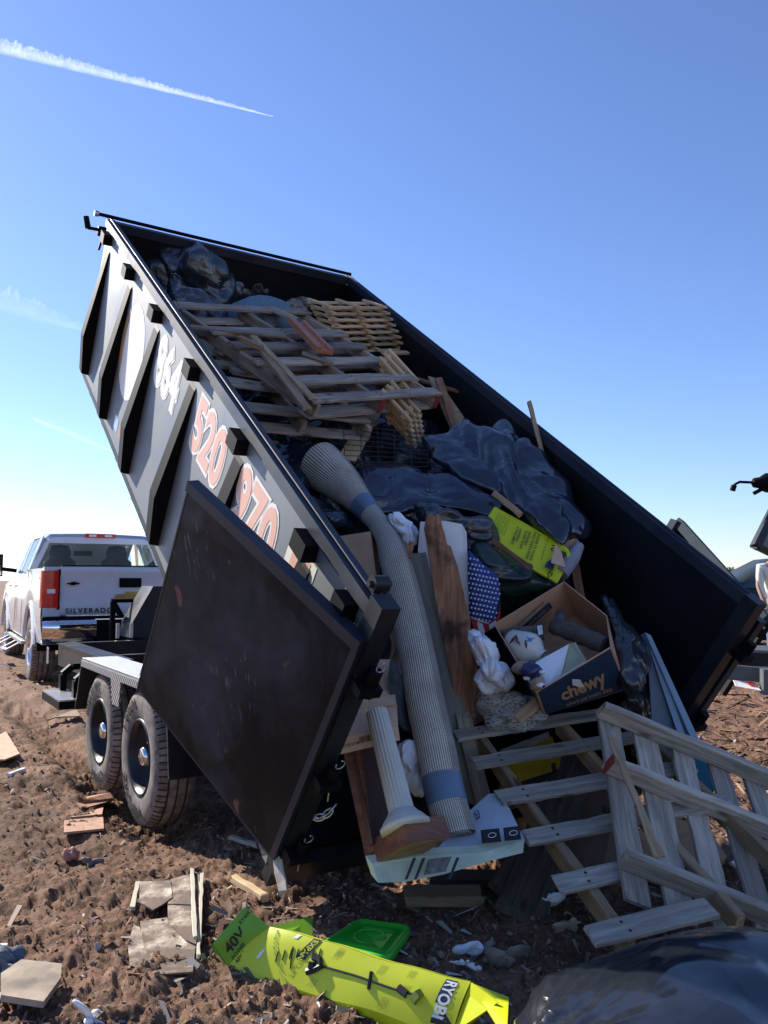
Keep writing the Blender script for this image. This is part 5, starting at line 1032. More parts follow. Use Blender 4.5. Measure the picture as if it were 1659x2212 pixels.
for (u, v, a_, l_, mi) in ((1108, 1382, 1.1, .05, 0), (1116, 1380, 1.9, .05, 1), (1120, 1388, 2.4, .035, 1), (1145, 1382, .3, .05, 2), (1150, 1388, -.5, .04, 2), (1136, 1392, 1.7, .05, 0), (1154, 1396, 1.0, .03, 0), (1142, 1380, -1, .03, 2)):
    c_ = W(u, v, 3.5); o_ = v0+ax*L*.5; d_ = nrm(c_-C0); # project onto the vase belly sphere
    oc = C0-o_; bq = oc@d_; cq = oc@oc-.082**2; dis = bq*bq-cq
    if dis <= 0: continue
    h_ = C0+d_*(-bq-math.sqrt(dis)); nn = nrm(h_-o_); t1 = nrm(np.cross(nn, (0, 0, 1))); t2 = np.cross(nn, t1); dd = t1*math.cos(a_)+t2*math.sin(a_); ss = np.cross(nn, dd)
    mb.prism([h_-dd*l_/2, h_+ss*l_*.14, h_+dd*l_/2, h_-ss*l_*.14], nn*.004, mi)
mk('painted_leaves', mb, [plain('leaf_black', (.04, .05, .04), .4), plain('leaf_red', (.25, .03, .02), .4), plain('leaf_blue', (.10, .20, .42), .4)], vs_)
slab('printed_packet', [(1085, 1361, 3.92), (1173, 1347, 3.98), (1176, 1378, 3.92), (1094, 1390, 3.88)], .03, plain('dark_brown_print', (.10, .075, .06), .5, 0, .5, 0, 30), 'dark printed packet standing behind the vase in the navy box', 'packet')
pk = bpy.data.objects['printed_packet']; slab('packet_label', [(1160, 1352, 3.955), (1171, 1350, 3.96), (1173, 1370, 3.93), (1163, 1372, 3.92)], .001, M['white'], parent=pk, direction=-CF)
plt = thing('plastic_planter', 'white plastic planter tipped over in the navy box, cream inside', 'planter', W(1200, 1450, 3.6))
slab('white_side', [(1156, 1431, 3.62), (1229, 1391, 3.70), (1212, 1460, 3.58), (1184, 1488, 3.50), (1152, 1468, 3.54)], .008, M['white'], parent=plt)
slab('inner_side', [(1229, 1391, 3.70), (1243, 1387, 3.76), (1268, 1428, 3.68), (1212, 1462, 3.58)], .008, plain('cream_inside', (.45, .44, .28), .5, 0, .1), parent=plt)
slab('shelf', [(1215, 1448, 3.62), (1262, 1425, 3.69), (1268, 1430, 3.67), (1212, 1463, 3.575)], .006, M['white'], parent=plt)
fg = thing('dog_figurine', 'small tan dog figurine in a dark shirt at the front corner of the navy box', 'figurine', W(1150, 1465, 3.5))
def lump(name, u, v, d, r, mat, par, sq=(1, 1, 1), s=1):
    mb = MB(); n, m_ = 16, 22; ph = np.linspace(.05, math.pi-.05, n)[:, None]; th = np.linspace(0, 2*math.pi, m_, endpoint=False)[None]; P_ = np.stack([np.sin(ph)*np.cos(th)*sq[0], np.sin(ph)*np.sin(th)*sq[1], np.cos(ph)*sq[2]+0*th], -1)*r
    P_ = P_*(1+.12*fbm(P_/r*1.6, 2, s))[..., None]+W(u, v, d); mb.grid(P_, closed=True); mb.add(P_[0], [tuple(range(m_))]); mb.add(P_[-1], [tuple(range(m_-1, -1, -1))]); return mk(name, mb, mat, par)
tanf, navf = plain('tan_ceramic', (.40, .25, .17), .3, 0, .2), plain('navy_ceramic', (.03, .03, .10), .25)
lump('dog_body', 1132, 1444, 3.60, .042, tanf, fg, (1.2, 1, .8)); lump('shirt', 1147, 1450, 3.56, .045, navf, fg, (1.1, 1, .9), 3); lump('dog_head', 1161, 1477, 3.46, .030, tanf, fg, (1.1, 1, .9), 4)
lump('dog_muzzle', 1168, 1480, 3.43, .015, M['white'], fg, (1.2, 1, .7), 5); lump('dog_nose', 1174, 1482, 3.42, .007, M['letterblack'], fg, s=6)
for u, v in ((1150, 1484), (1172, 1468)): lump('dog_ear', u, v, 3.47, .010, tanf, fg, (1, .6, 1.3), 7)
lump('dog_foot', 1172, 1452, 3.52, .014, M['white'], fg, (1.2, 1, .7), 8); lump('dog_foot', 1138, 1465, 3.54, .014, M['white'], fg, (1.2, 1, .7), 9)

# ------------------------------------------------------------------ star spangled pillow
pl = thing('flag_pillow', 'stars and stripes zipped cushion leaning on the white panel', 'cushion', W(1045, 1300, 4.0))
navc = plain('flag_blue', (.018, .045, .22), .85, 0, .08)
out_ = [(1011, 1193), (1024, 1199), (1044, 1217), (1064, 1235), (1079, 1252), (1081, 1285), (1074, 1330), (1056, 1346), (1015, 1333), (1010, 1260)]
K_, R__ = 150, 64; G1 = blobsurf(out_, 4.02, .07, K=K_, Rg=R__, amp=.006, seed=40, freq=4); mb = MB(); mb.grid(G1, closed=True); mb.add(G1[0], [tuple(range(K_))]); mb.add(G1[-1], [tuple(range(K_-1, -1, -1))]); mk('star_field', mb, navc, pl)
pix = lambda X: (PCX+FPX*((X-C0)@CR)/((X-C0)@CF), PCY-FPX*((X-C0)@CU)/((X-C0)@CF))
front = G1[:R__//2].reshape(-1, 3); fp = np.array([pix(X) for X in front]); mb = MB()
for i in range(14):
    for j in range(12):
        u = 1012+j*7.6+(i % 2)*3.8+i*.3; v = 1196+i*10.6+j*1.6
        d2 = (fp[:, 0]-u)**2+(fp[:, 1]-v)**2; q = np.argmin(d2)
        if d2[q] > 9: continue
        X_ = front[q]; cc = W(u, v, (X_-C0)@CF-.004)
        # keep clear of the outline
        if min((u-a)**2+(v-b_)**2 for a, b_ in catmull(out_, 60)) < 9: continue
        st_ = [cc+CR*(.0075*(1 if k % 2 == 0 else .42)*math.sin(k*math.pi/5+.2))+CU*(.0075*(1 if k % 2 == 0 else .42)*math.cos(k*math.pi/5+.2)) for k in range(10)]
        mb.prism(st_, CF*.004)
mk('stars', mb, plain('flag_white', (.70, .70, .72), .85, 0, .04), pl)
redc = plain('flag_red', (.42, .03, .03), .85, 0, .08)
out2 = [(1015, 1334), (1056, 1347), (1076, 1330), (1081, 1300), (1080, 1345), (1066, 1357), (1024, 1379), (1022, 1352)]
mb = MB(); mb.prism([W(u, v, 4.0) for u, v in out2], CF*.05); mk('striped_back', mb, redc, pl)
for q in ([(1030, 1343, 3.995), (1042, 1347, 3.995), (1048, 1366, 3.995), (1036, 1372, 3.995)], [(1056, 1350, 3.995), (1070, 1340, 3.995), (1076, 1348, 3.995), (1058, 1360, 3.995)], [(1022, 1358, 3.995), (1030, 1360, 3.995), (1030, 1376, 3.995), (1024, 1379, 3.995)]): slab('white_stripe', q, .002, MATS['flag_white'], parent=pl, direction=-CF)
mb = MB(); mb.tube([W(1017, 1334, 3.97), W(1036, 1341, 3.955), W(1056, 1347, 3.96)], .003, 6); mb.tube([W(1034, 1341, 3.95), W(1035, 1352, 3.95)], .003, 6); mk('zip', mb, M['galv'], pl)

# ------------------------------------------------------------------ lime carton up in the load
lb = thing('lime_carton', 'torn lime green tool carton lying in the load above the navy box', 'cardboard box', W(1130, 1200, 4.2))
n_lb = slab('printed_panel', [(1068, 1094, 4.42), (1135, 1130, 4.37), (1206, 1171, 4.30), (1222, 1228, 4.20), (1204, 1259, 4.13), (1143, 1225, 4.18), (1046, 1152, 4.30), (1050, 1122, 4.37)], .012, M['lime'], parent=lb)
slab('side_flap', [(1030, 1164, 4.26), (1045, 1158, 4.27), (1100, 1195, 4.21), (1090, 1192, 4.2), (1060, 1178, 4.23)], .01, M['lime'], parent=lb)
slab('end_flap', [(1206, 1171, 4.29), (1228, 1186, 4.26), (1234, 1203, 4.22), (1226, 1204, 4.22), (1222, 1192, 4.25), (1210, 1188, 4.27)], .008, M['lime'], parent=lb)
slab('torn_flap', [(1200, 1174, 4.22), (1212, 1190, 4.18), (1222, 1226, 4.10), (1190, 1215, 4.14)], .006, M['cardd'], parent=lb)
slab('torn_card', [(1210, 1175, 4.36), (1245, 1160, 4.4), (1252, 1172, 4.36), (1216, 1210, 4.3)], .01, M['card'], parent=lb)
p0, p1, p2 = W(1068, 1094, 4.40), W(1206, 1171, 4.28), W(1046, 1152, 4.285); lx = nrm(p2-p0); ly_ = nrm(p1-p0); 
def LT(body, s, t, sz, mat=None, bold=.02):  # s along the carton, t across, writing runs across
    o_ = p0+(p1-p0)*s+(p2-p0)*t; k_ = nrm(np.cross(lx, ly_)); k_ = k_ if k_@CF < 0 else -k_
    return text('carton_print', body, sz, o_+k_*.006, lx, ly_, mat or M['letterblack'], lb, bold=bold, depth=.0)
LT('10"', .93, .16, .05); LT('Brush Cutter Attachment', .84, .05, .015, bold=0); LT('POWER TO TACKLE', .70, .12, .020); LT('THICK WEEDS & BRUSH', .645, .10, .018); LT('REVERSIBLE', .57, .20, .019); LT('TRI-ARC BLADE', .52, .20, .019); LT('UNIVERSAL', .44, .25, .019); LT('ATTACHMENT', .39, .25, .019)
for i in range(6): LT('fits the power head tool line', .08+.035*i, .15, .0105, bold=0)
LT('EXPAND-IT', .985, .50, .036)
slab('logo_patch', [(1183, 1212, 4.17), (1202, 1203, 4.19), (1194, 1232, 4.14), (1176, 1224, 4.14)], .003, M['navy'], parent=lb)
plank('edge_batten', W(1040, 1148, 4.24), W(1145, 1228, 4.08), .03, .02, -CF, M['brownwood'], None, label='dark batten lying along the lower edge of the torn lime carton', cat='batten')
plank('edge_batten', W(1066, 1065, 4.45), W(1125, 1112, 4.35), .035, .02, -CF, M['tanwood'], None, label='tan batten end showing above the top of the torn lime carton', cat='batten')
mb = MB(); mb.tube([W(1212, 1240, 4.2), W(1238, 1205, 4.26), W(1250, 1180, 4.34)], [.04, .038, .03], 16); tag(mk('foam_tube', mb, plain('grey_foam', (.28, .28, .30), .8)), 'grey foam tube curling out behind the lime carton end', 'tube')
plank('floor_board', W(1238, 1205, 4.6), W(1262, 1330, 4.4), .05, .02, -CF, M['brownwood'], None, label='brown board end standing behind the navy box at the right wall', cat='board')

# ------------------------------------------------------------------ things lying on the mud
def gslab(name, px, t, mat, label, cat, group=None, lift=.01, z=None, parent=None, mat2=None):
    P_ = [gpt(u, v, lift) if z is None else G(u, v, z[i]) for i, (u, v) in enumerate(px)]
    mb = MB(); mb.prism([p+UPZ*t for p in P_], -UPZ*t, 0, 1 if mat2 else 0); o = mk(name, mb, [mat, mat2] if mat2 else mat, parent); return tag(o, label, cat, group) if parent is None else o
def timber(a, b, w, t, mat, label, cat='board', lift=.02, group=None, name='board_offcut', end=.01): A_ = gpt(*a, lift+t/2); B_ = gpt(*b, lift+t/2); return plank(name, A_, B_, w, t, UPZ, mat, None, label=label, cat=cat, group=group, end=end)
timber((873, 1958), (1040, 1958), .14, .045, M['tanwood'], 'thick pale timber offcut lying on the mud below the white carton', lift=.02, name='timber_offcut')
timber((930, 1915), (1110, 1915), .12, .045, M['darkwood'], 'dark timber offcut just behind the pale one on the mud', lift=.01, name='timber_offcut')
timber((504, 1916), (572, 1958), .035, .03, M['pine'], 'bright splintered stick of fresh wood left of the lime carton', name='wood_stick', cat='stick', end=.02)
# lime carton on the ground
gl = G(700, 2100, .1); L2 = thing('lime_carton', 'long crushed lime green trimmer carton lying open on the mud in front', 'cardboard box', V3((gl[0], gl[1], .02)))
cs = dict(TL=G(583, 2002, .17), TR=G(1017, 2122, .20), BR=G(975, 2240, .06), BL=G(492, 2090, .04))
def cp_(s, t, o=0.):  # s along, t from far edge to near edge; slightly bowed and dented
    P_ = (cs['TL']*(1-s)+cs['TR']*s)*(1-t)+(cs['BL']*(1-s)+cs['BR']*s)*t
    return P_+UPZ*(.012*math.sin(math.pi*t)+.004*math.sin(s*7+t*3)+.0022*math.sin(s*19-t*5)+o)
gt = np.array([[cp_(s, t) for t in np.linspace(0, 1, 14)] for s in np.linspace(0, 1, 40)]); gu = gt-UPZ*.03
mb = MB(); mb.grid(gt, smooth=True); dsc = [cp_(s, 1) for s in np.linspace(0, 1, 20)]; mb.grid(np.array([[p, V3((p[0]-.01, p[1]+.02, p[2]-.10))] for p in dsc])); mk('front_panel', mb, M['lime'], L2)
bk0, bk1 = W(668, 2036, 3.12), W(742, 2040, 3.06)
fa = [cp_(s, 0, .001) for s in np.linspace(0, 1, 20)]; bkv = [p+V3((.03, .10, -.05 if True else 0))*(1.0 if .05 < i/19 < .98 else .5) for i, p in enumerate(fa)]
mb = MB(); mb.grid(np.array([[a__, b__] for a__, b__ in zip(fa, bkv)])); mb.grid(np.array([[b__, b__*V3((1, 1, 0))-V3((0, 0, .03))] for b__ in bkv])); mk('back_side', mb, M['lime'], L2)
def gflap(px, nm='flap', mat=None): return slab(nm, px, .006, mat or M['limedark'], parent=L2)
dpt = lambda X: (X-C0)@CF
dTL, dBL, dTR, dBR = dpt(cs['TL']), dpt(cs['BL']), dpt(cs['TR']), dpt(cs['BR'])
gflap([(583, 2002, dTL), (494, 2089, dBL), (458, 2050, dBL-.02), (460, 2038, dBL), (528, 1959, dTL+.05)], 'end_flap')
gflap([(588, 1999, dTL+.05), (614, 2020, dTL), (672, 2042, dTL+.02), (676, 1980, dTL+.18)], 'end_flap')
gflap([(1018, 2123, dTR), (1099, 2154, dTR-.05), (1096, 2212, dTR-.25), (1090, 2240, dTR-.3), (1040, 2160, dTR-.06)], 'end_flap', M['lime'])
gflap([(1017, 2123, dTR-.01), (1075, 2165, dTR-.12), (985, 2235, dBR+.02), (978, 2230, dBR)], 'end_flap', M['lime'])
def GT(body, s, t, sz, mat=None, across=False, bold=.02, flip=1):
    def f(x, y):
        Lw, Hw = np.linalg.norm(cs['TR']-cs['TL']), np.linalg.norm(cs['BL']-cs['TL'])
        if across: return cp_(s+y/Lw, t+x/Hw, .004)
        return cp_(s+flip*x/Lw, t-flip*y/Hw, .004)
    return text('carton_print', body, sz, C0, X, Y, mat or M['letterblack'], L2, bold=bold, warp=f)
def gpatch(nm, s0, s1, t0, t1, mat, o=.0025):
    mb = MB(); mb.grid(np.array([[cp_(s, t, o) for t in np.linspace(t0, t1, 5)] for s in np.linspace(s0, s1, 8)])); return mk(nm, mb, mat, L2)
M['oliveprint'] = plain('olive_small_print', (.26, .32, .03), .5)
gpatch('logo_patch', .905, .955, .08, .62, M['navy']); GT('RYOBI', .913, .12, .05, M['white'], True, .03)
GT('40V', .915, .72, .09, None, True, .03)
gpatch('logo_patch', .255, .30, .02, .52, M['letterblack'], .003); 
GT('EXPAND-IT', .265, .06, .030, M['lime'], True)
gpatch('barcode_label', .088, .102, .55, .72, M['white']); gpatch('barcode_label', .17, .19, .03, .16, M['white'])
for i, (s, t, w) in enumerate(((.40, .05, .10), (.405, .12, .10), (.62, .12, .12), (.75, .10, .10), (.76, .45, .09), (.38, .75, .08), (.70, .75, .1))):
    for k_ in range(4): gpatch('small_print', s+k_*.009, s+.0022+k_*.009, t, t+w*(2.0-.3*(k_ % 2)), M['oliveprint'], .002)
# printed picture of the trimmer below: head, shaft, handle, motor
def gline(pts_, w, mat=None, o=.004):
    mb = MB(); P_ = [cp_(s, t, o) for s, t in pts_]; mb.tube(P_, w, 6, smooth=False); return mk('printed_tool', mb, mat or M['letterblack'], L2)
gline([(.37, .52), (.55, .54), (.72, .58), (.84, .60)], .0035); gline([(.60, .36), (.635, .72)], .006); gline([(.325, .40), (.36, .42), (.385, .52), (.365, .62), (.345, .70)], .012); gline([(.34, .5), (.355, .62)], .016)
gline([(.745, .54), (.79, .62)], .012); gline([(.82, .58), (.845, .66)], .022, plain('olive_print', (.22, .27, .04), .5))
for i, s in enumerate((.165, .19, .215, .24, .27, .30, .325)): gline([(s, .62-.32*i/6-.1), (s+.02, .80-.32*i/6-.1)], .0018)
gline([(.21, .36), (.25, .62), (.27, .74)], .002)
f0, f1, f2, f3 = W(464, 2045, dBL-.03), W(530, 1962, dTL+.03), W(578, 2002, dTL-.02), W(494, 2086, dBL-.02); fx = nrm(f1-f0); fy = -nrm(f3-f0); fnn = nrm(np.cross(fx, fy)); fnn = fnn if fnn@CF < 0 else -fnn
text('carton_print', '40V', .052, f0+fx*.02-fy*.055+fnn*.014, fx, fy, M['letterblack'], L2, bold=.03, depth=0); text('carton_print', 'POWERS ALL\n40V PRODUCTS', .019, f0+fx*.02-fy*.08+fnn*.014, fx, fy, M['letterblack'], L2, bold=.02, depth=0); text('carton_print', 'RY40ST01B', .019, f0+fx*.105-fy*.02+fnn*.014, fx, fy, M['letterblack'], L2, bold=.02, depth=0)
# green bucket lid
ld = thing('bucket_lid', 'square bright green bucket lid lying behind the lime carton', 'lid', G(790, 2010, .03))
corn = [G(u, v, z) for (u, v), z in zip(((694, 2034), (776, 1983), (888, 1998), (838, 2066)), (.12, .10, .12, .15))]; c_ = sum(corn)/4
def rr_(f, z, n=6):
    out = []
    for i in range(4):
        p, q, r = corn[i-1], corn[i], corn[(i+1) % 4]; a__ = q+(p-q)*.14; b__ = q+(r-q)*.14
        for t in np.linspace(0, 1, n): out.append(c_+((a__*(1-t)**2+2*q*t*(1-t)+b__*t*t)-c_)*f+UPZ*z)
    return out
mb = MB(); mb.grid(np.array([rr_(1.0, -.035), rr_(1.015, -.03), rr_(1.01, -.002), rr_(.98, .0), rr_(.93, .0), rr_(.90, -.010), rr_(.66, -.010), rr_(.63, -.004), rr_(.60, -.010), rr_(.0, -.010)]), closed=True); mk('lid_body', mb, M['green'], ld)
mb = MB(); ex = nrm(corn[2]-corn[0]); mb.tube([c_+V3((.055*math.cos(t), .055*math.sin(t), -.006)) for t in np.linspace(0, 6.28, 30)], .003, 6, cap=False); mk('moulded_ring', mb, M['green'], ld)
# dirty siding panels and scraps on the left
M['siding'] = (lambda: None)()
def siding():
    m, nt, b = newmat('muddy_vinyl_siding'); v = coords(nt, rnd=False); n1 = noise(nt, v, 5, 7, .7, .3); nt.links.new(ramp(nt, [(.38, (.62, .56, .45)), (.45, (.34, .26, .19)), (.53, (.13, .085, .058))], n1), b.inputs['Base Color']); b.inputs['Roughness'].default_value = .7; bump(nt, b, n1, .4, .02); return m
M['siding'] = siding()
sd = [[(302, 1925), (368, 1922), (372, 1960), (352, 1975), (330, 1988), (300, 1970)], [(368, 1918), (424, 1902), (432, 1910), (430, 1975), (362, 1972)], [(362, 1972), (428, 1976), (424, 2060), (400, 2050), (362, 2010)], [(302, 2006), (360, 1998), (402, 2052), (422, 2062), (416, 2118), (344, 2124), (310, 2060)], [(288, 2012), (300, 2016), (350, 2110), (344, 2130), (280, 2100), (276, 2060)]]
lbs = ['upper left scrap of muddy cream siding on the ground', 'upper right scrap of muddy cream siding with a nail strip', 'middle scrap of muddy cream siding', 'largest mud covered sheet of cream siding', 'curled lower left scrap of muddy cream siding']
for i, (q, l) in enumerate(zip(sd, lbs)): gslab('siding_scrap', q, .006, M['siding'], l, 'siding', 'siding scraps on the mud', lift=.035-.004*i)
timber((436, 1906), (428, 2090), .014, .012, plain('cream_vinyl', (.60, .54, .42), .6), 'narrow cream strip standing along the siding scraps', name='vinyl_strip', cat='strip', lift=.03)
timber((414, 1904), (421, 2058), .018, .012, MATS['cream_vinyl'], 'cream nail hem strip lying on the siding scraps', name='vinyl_strip', cat='strip', lift=.045)
timber((298, 1920), (286, 1975), .02, .012, MATS['cream_vinyl'], 'short cream strip left of the siding scraps', name='vinyl_strip', cat='strip')
for q, l in (([(138, 1788), (222, 1780), (224, 1806), (137, 1815)], 'lowest reddish wood piece by the near wheel'), ([(142, 1766), (224, 1750), (220, 1774), (142, 1782)], 'second lowest reddish wood piece by the near wheel'), ([(165, 1748), (248, 1733), (228, 1750), (175, 1758)], 'upper reddish wood piece touching the near tyre'), ([(185, 1728), (240, 1716), (246, 1730), (190, 1738)], 'thin red streaked wood piece between the two tyres')):
    gslab('broken_chipboard', q, .012, plain('pinkish_chipboard', (.50, .27, .17), .7, 0, .2, .2, 14) if 'pinkish_chipboard' not in MATS else MATS['pinkish_chipboard'], l, 'chipboard', 'reddish wood pieces by the wheel', lift=.03)
gslab('cardboard_scrap', [(0, 2150), (45, 2118), (132, 2128), (130, 2160), (92, 2215), (0, 2200)], .02, plain('muddy_cardboard', (.38, .30, .22), .85, 0, .35, .3, 7), 'muddy square of cardboard in the bottom left corner', 'cardboard', lift=.05)
blob('rag', [(-40, 2060), (20, 2052), (70, 2058), (96, 2090), (80, 2118), (20, 2128), (-40, 2120)], dpt(gpt(30, 2110)), .08, plain('grey_blue_rag', (.12, .14, .17), .85, 0, .3), 'grey blue rag heaped above the muddy cardboard', 'rag', amp=.035, freq=8, seed=50)
gslab('wood_sheet', [(100, 1578), (165, 1545), (172, 1560), (120, 1580)], .012, M['tanwood'], 'tan sheet of wood lying left of the front wheel', 'wood panel', lift=.05)
gslab('cardboard_scrap', [(-20, 1610), (12, 1592), (42, 1642), (10, 1655), (-20, 1655)], .01, M['cardd'], 'pale bent cardboard scrap at the left frame edge', 'cardboard', lift=.04)
timber((20, 1686), (52, 1674), .035, .03, M['white'], 'white plastic pipe piece on the mud at the left', name='pipe_piece', cat='pipe')
for i, (q, d_, l) in enumerate((([(172, 2175), (185, 2172), (215, 2200), (235, 2216), (222, 2222), (196, 2208)], 0, 'twisted white plastic scrap at the bottom left'), ([(138, 1846), (150, 1838), (170, 1842), (172, 1856), (150, 1860)], 0, 'pinkish rag scrap below the wood pieces'), ([(176, 1852), (192, 1846), (214, 1852), (216, 1866), (190, 1872)], 0, 'dark grey stone shaped clod of rubbish below the wood pieces'), ([(985, 2045), (1020, 2035), (1040, 2046), (1034, 2062), (995, 2064)], 0, 'torn white tissue on the mud right of the green lid'), ([(965, 2076), (1010, 2072), (1045, 2090), (1048, 2100), (1010, 2094)], 0, 'lower torn white paper right of the lime carton'), ([(1160, 1945), (1185, 1926), (1206, 1940), (1196, 1966), (1165, 1972)], 0, 'crumpled white bag scrap under the leaning pallet'), ([(1576, 1866), (1594, 1860), (1602, 1872), (1590, 1886)], 0, 'bright white scrap between the pallet boards at the right'), ([(1045, 2060), (1100, 2030), (1140, 2050), (1120, 2085), (1070, 2084)], 0, 'flattened ragged grey leaves of rubbish right of the white tissue'), ([(1200, 1988), (1250, 1970), (1270, 1990), (1230, 2010), (1195, 2010)], 0, 'ragged pale board scrap under the low end of the pallet'))):
    mt_ = [M['bagwhite'], plain('pink_rag', (.45, .2, .16), .8), plain('grey_lump', (.16, .16, .17), .7), M['bagwhite'], M['bagwhite'], M['bagwhite'], M['white'], plain('ragged_card', (.22, .19, .15), .9, 0, .5), M['oldwood']][i]
    cu_, cv_ = np.mean([p[0] for p in q]), max(p[1] for p in q); blob('litter_scrap', q, dpt(gpt(cu_, cv_))+.0, .02, mt_, l, 'litter', amp=.018, freq=16, seed=60+i, K=60, Rg=20)
for a_, b_, l in (((592, 1866, ), (612, 1928), 'bent grey splinter of wood hanging below the door'), ((548, 1812), (582, 1860), 'pale wooden wedge showing under the door corner')):
    pass
plank('wood_splinter', W(596, 1842, 3.15), W(614, 1928, 3.02), .035, .012, -CF, M['greywood'], None, label='thin grey splinter hanging from the door corner to the mud', cat='splinter', end=.02)
slab('wood_wedge', [(556, 1815, 3.3), (584, 1845, 3.25), (574, 1866, 3.22), (566, 1850, 3.25)], .015, M['greywood'], 'pointed grey wedge of wood poking from under the door', 'wood wedge')
timber((500, 1822), (556, 1840), .03, .02, M['greywood'], 'broken grey stick in the shade left of the door corner', name='wood_stick', cat='stick', end=.03)
timber((1000, 2085), (1030, 2100), .012, .01, M['brownwood'], 'dark twig in front of the torn white paper', name='twig', cat='twig')
for i in range(36):   # small loose clumps of rubbish and wood on the open mud, each its own piece
    pass
M['bagtaut'] = plastic_bag('taut_black_plastic', (.013, .015, .020), .17, .36, 3.0)
M['bagtaut'].node_tree.nodes['Principled BSDF'].inputs['Specular IOR Level'].default_value = .75
# big foreground bag
blob('bin_bag', [(1105, 2300), (1122, 2200), (1140, 2150), (1190, 2104), (1251, 2076), (1340, 2040), (1415, 2014), (1495, 1999), (1567, 1998), (1640, 2008), (1720, 2040), (1800, 2150), (1790, 2350), (1500, 2460), (1180, 2420)], 1.95, .26, M['bagtaut'], 'huge taut black bin bag in the bottom right foreground', 'bin bag', amp=.014, freq=1.7, seed=71, K=220, Rg=100, stretch=(1, 1, 1.2), knot=(1115, 2290), kamp=.026, kn=21, kfall=.34, tilt=-.12)

# ------------------------------------------------------------------ right background
R2 = thing('dump_trailer', 'second black dump trailer raised beyond the right wall, white sign on its side', 'trailer', G(1560, 1420, 0))
def q3(u, v, d): return W(u, v, d)
dA, dB = 8.0, 6.6; M['farrail'] = plain('matt_blue_black_rail', (.03, .045, .06), .75, spec=.15)
tA, tB = (1458, 1128), (1650, 1330)
mb = MB(); a1, b1 = W(1470, 1132, dA), W(1660, 1345, dB); a2, b2 = W(1405, 1240, dA), W(1560, 1500, dB); nn = nrm(np.cross(b1-a1, a2-a1)); nn = nn if nn@CF > 0 else -nn
mb.prism([a1, b1, b2, a2], nn*.05); mk('side_wall', mb, M['rib'], R2)
mb = MB(); mb.bar(a1-nn*.03, b1-nn*.03, .09, .09, nn); mk('top_rail', mb, M['farrail'], R2)
mb = MB(); mb.bar(a1-nn*.05, a2-nn*.05, .10, .10, nn); mk('corner_post', mb, M['farrail'], R2)
mb = MB(); o_ = (a2-a1)*.22; mb.bar(a1+o_-nn*.04, b1+o_-nn*.04, .05, .06, nn); mk('side_rail', mb, M['rib'], R2)
mb = MB(); mb.lathe(W(1452, 1152, dA), nrm(b1-a1), [(0, 0), (0, .05), (.12, .06), (.14, 0)], 12); mb.tube([W(1462, 1128, dA), W(1448, 1142, dA), W(1452, 1175, dA)], .012, 6); mk('tarp_crank', mb, M['rib'], R2)
S0, S1, S2_ = W(1495, 1215, 7.55), W(1555, 1290, 7.1), W(1483, 1232, 7.55); sgx = nrm(b1-a1); sgy = -nrm(a2-a1)
g0 = PL(1495, 1207, a1, nn); g1 = PL(1536, 1258, a1, nn); sgx = nrm(g1-g0); sgy = nrm(sgy-sgx*(sgy@sgx)); c_ = g0-sgy*.42-nn*.03
mb = MB(); mb.prism([g0-nn*.002, g1-nn*.002, g1-sgy*.5-nn*.002, g0-sgy*.5-nn*.002], -nn*.006); mk('sign_panel', mb, plain('lilac_white_sign', (.55, .55, .66), .5), R2)
text('sign_lettering', 'FOR', .42, c_+sgx*.03+nn*.018, sgx, sgy, M['rib'], R2, bold=.03, depth=0)
R3_ = thing('dump_trailer', 'third raised dump trailer cut off by the right edge, crank on top', 'trailer', V3((4.6, 8.6, 0)))
d3 = 8.2; mb = MB(); P_ = [W(1628, 1180, d3), W(1662, 1100, d3+.1), W(1800, 900, d3+1), W(1850, 1250, d3+1), W(1665, 1200, d3+.1)]; mb.prism(P_, V3((.3, .5, .05))); mk('side_wall', mb, plain('grey_inner_steel', (.12, .14, .15), .5), R3_)
mb = MB(); mb.bar(W(1631, 1182, d3-.03), W(1800, 842, d3+.9), .08, .08, -CF); mb.bar(W(1629, 1178, d3-.03), W(1860, 1290, d3+.9), .06, .08, -CF); mk('top_rail', mb, M['steel'], R3_)
mb = MB(); mb.tube([W(1583, 1058, d3), W(1588, 1046, d3), W(1598, 1041, d3), W(1622, 1042, d3), W(1640, 1043, d3)], .014, 8); mb.tube([W(1582, 1060, d3), W(1586, 1048, d3)], .028, 10); mb.lathe(W(1624, 1043, d3), CR, [(0, .02), (.02, .05), (.08, .06), (.14, .10), (.25, .11), (.4, .08)], 12); mb.bar(W(1628, 1066, d3), W(1662, 1048, d3), .035, .03, CF); mk('crank_handle', mb, M['rib'], R3_)
# dark pickup / suv
vb = G(1700, 1372, .10); sv = thing('parked_car', 'dark green grey car parked behind the second trailer at the right', 'car', V3((6.9, 14.2, .1)))
sx_, sy_ = nrm((1, -.12, 0)), nrm((.12, 1, 0)); SO = W(1600, 1362, 14.6); SO = V3((SO[0], SO[1], .1))
def sk(x, y, z): return SO+sx_*x+sy_*y+UPZ*z
sec = []
for x, zt, zr in ((-1.6, .85, .85), (-1.45, .98, .98), (-.3, 1.08, 1.08), (-.05, 1.12, 1.13), (.35, 1.12, 1.42), (.8, 1.12, 1.66), (1.6, 1.12, 1.74), (2.6, 1.12, 1.70), (3.2, 1.1, 1.2)):
    sec.append([sk(x, .05, .35), sk(x, 0, .55), sk(x, -.03, .8), sk(x, 0, min(zt, 1.05)), sk(x, .06, zt), sk(x, .06+.32*(zr-zt), zr), sk(x, 1.8-.32*(zr-zt), zr+.02), sk(x, 1.85, .35)])
M['carpaint'] = plain('dark_green_grey_paint', (.03, .042, .045), .5, 0, .05, spec=.25); mb = MB(); mb.grid(np.array(sec), flip=False); mk('body', mb, M['carpaint'], sv)
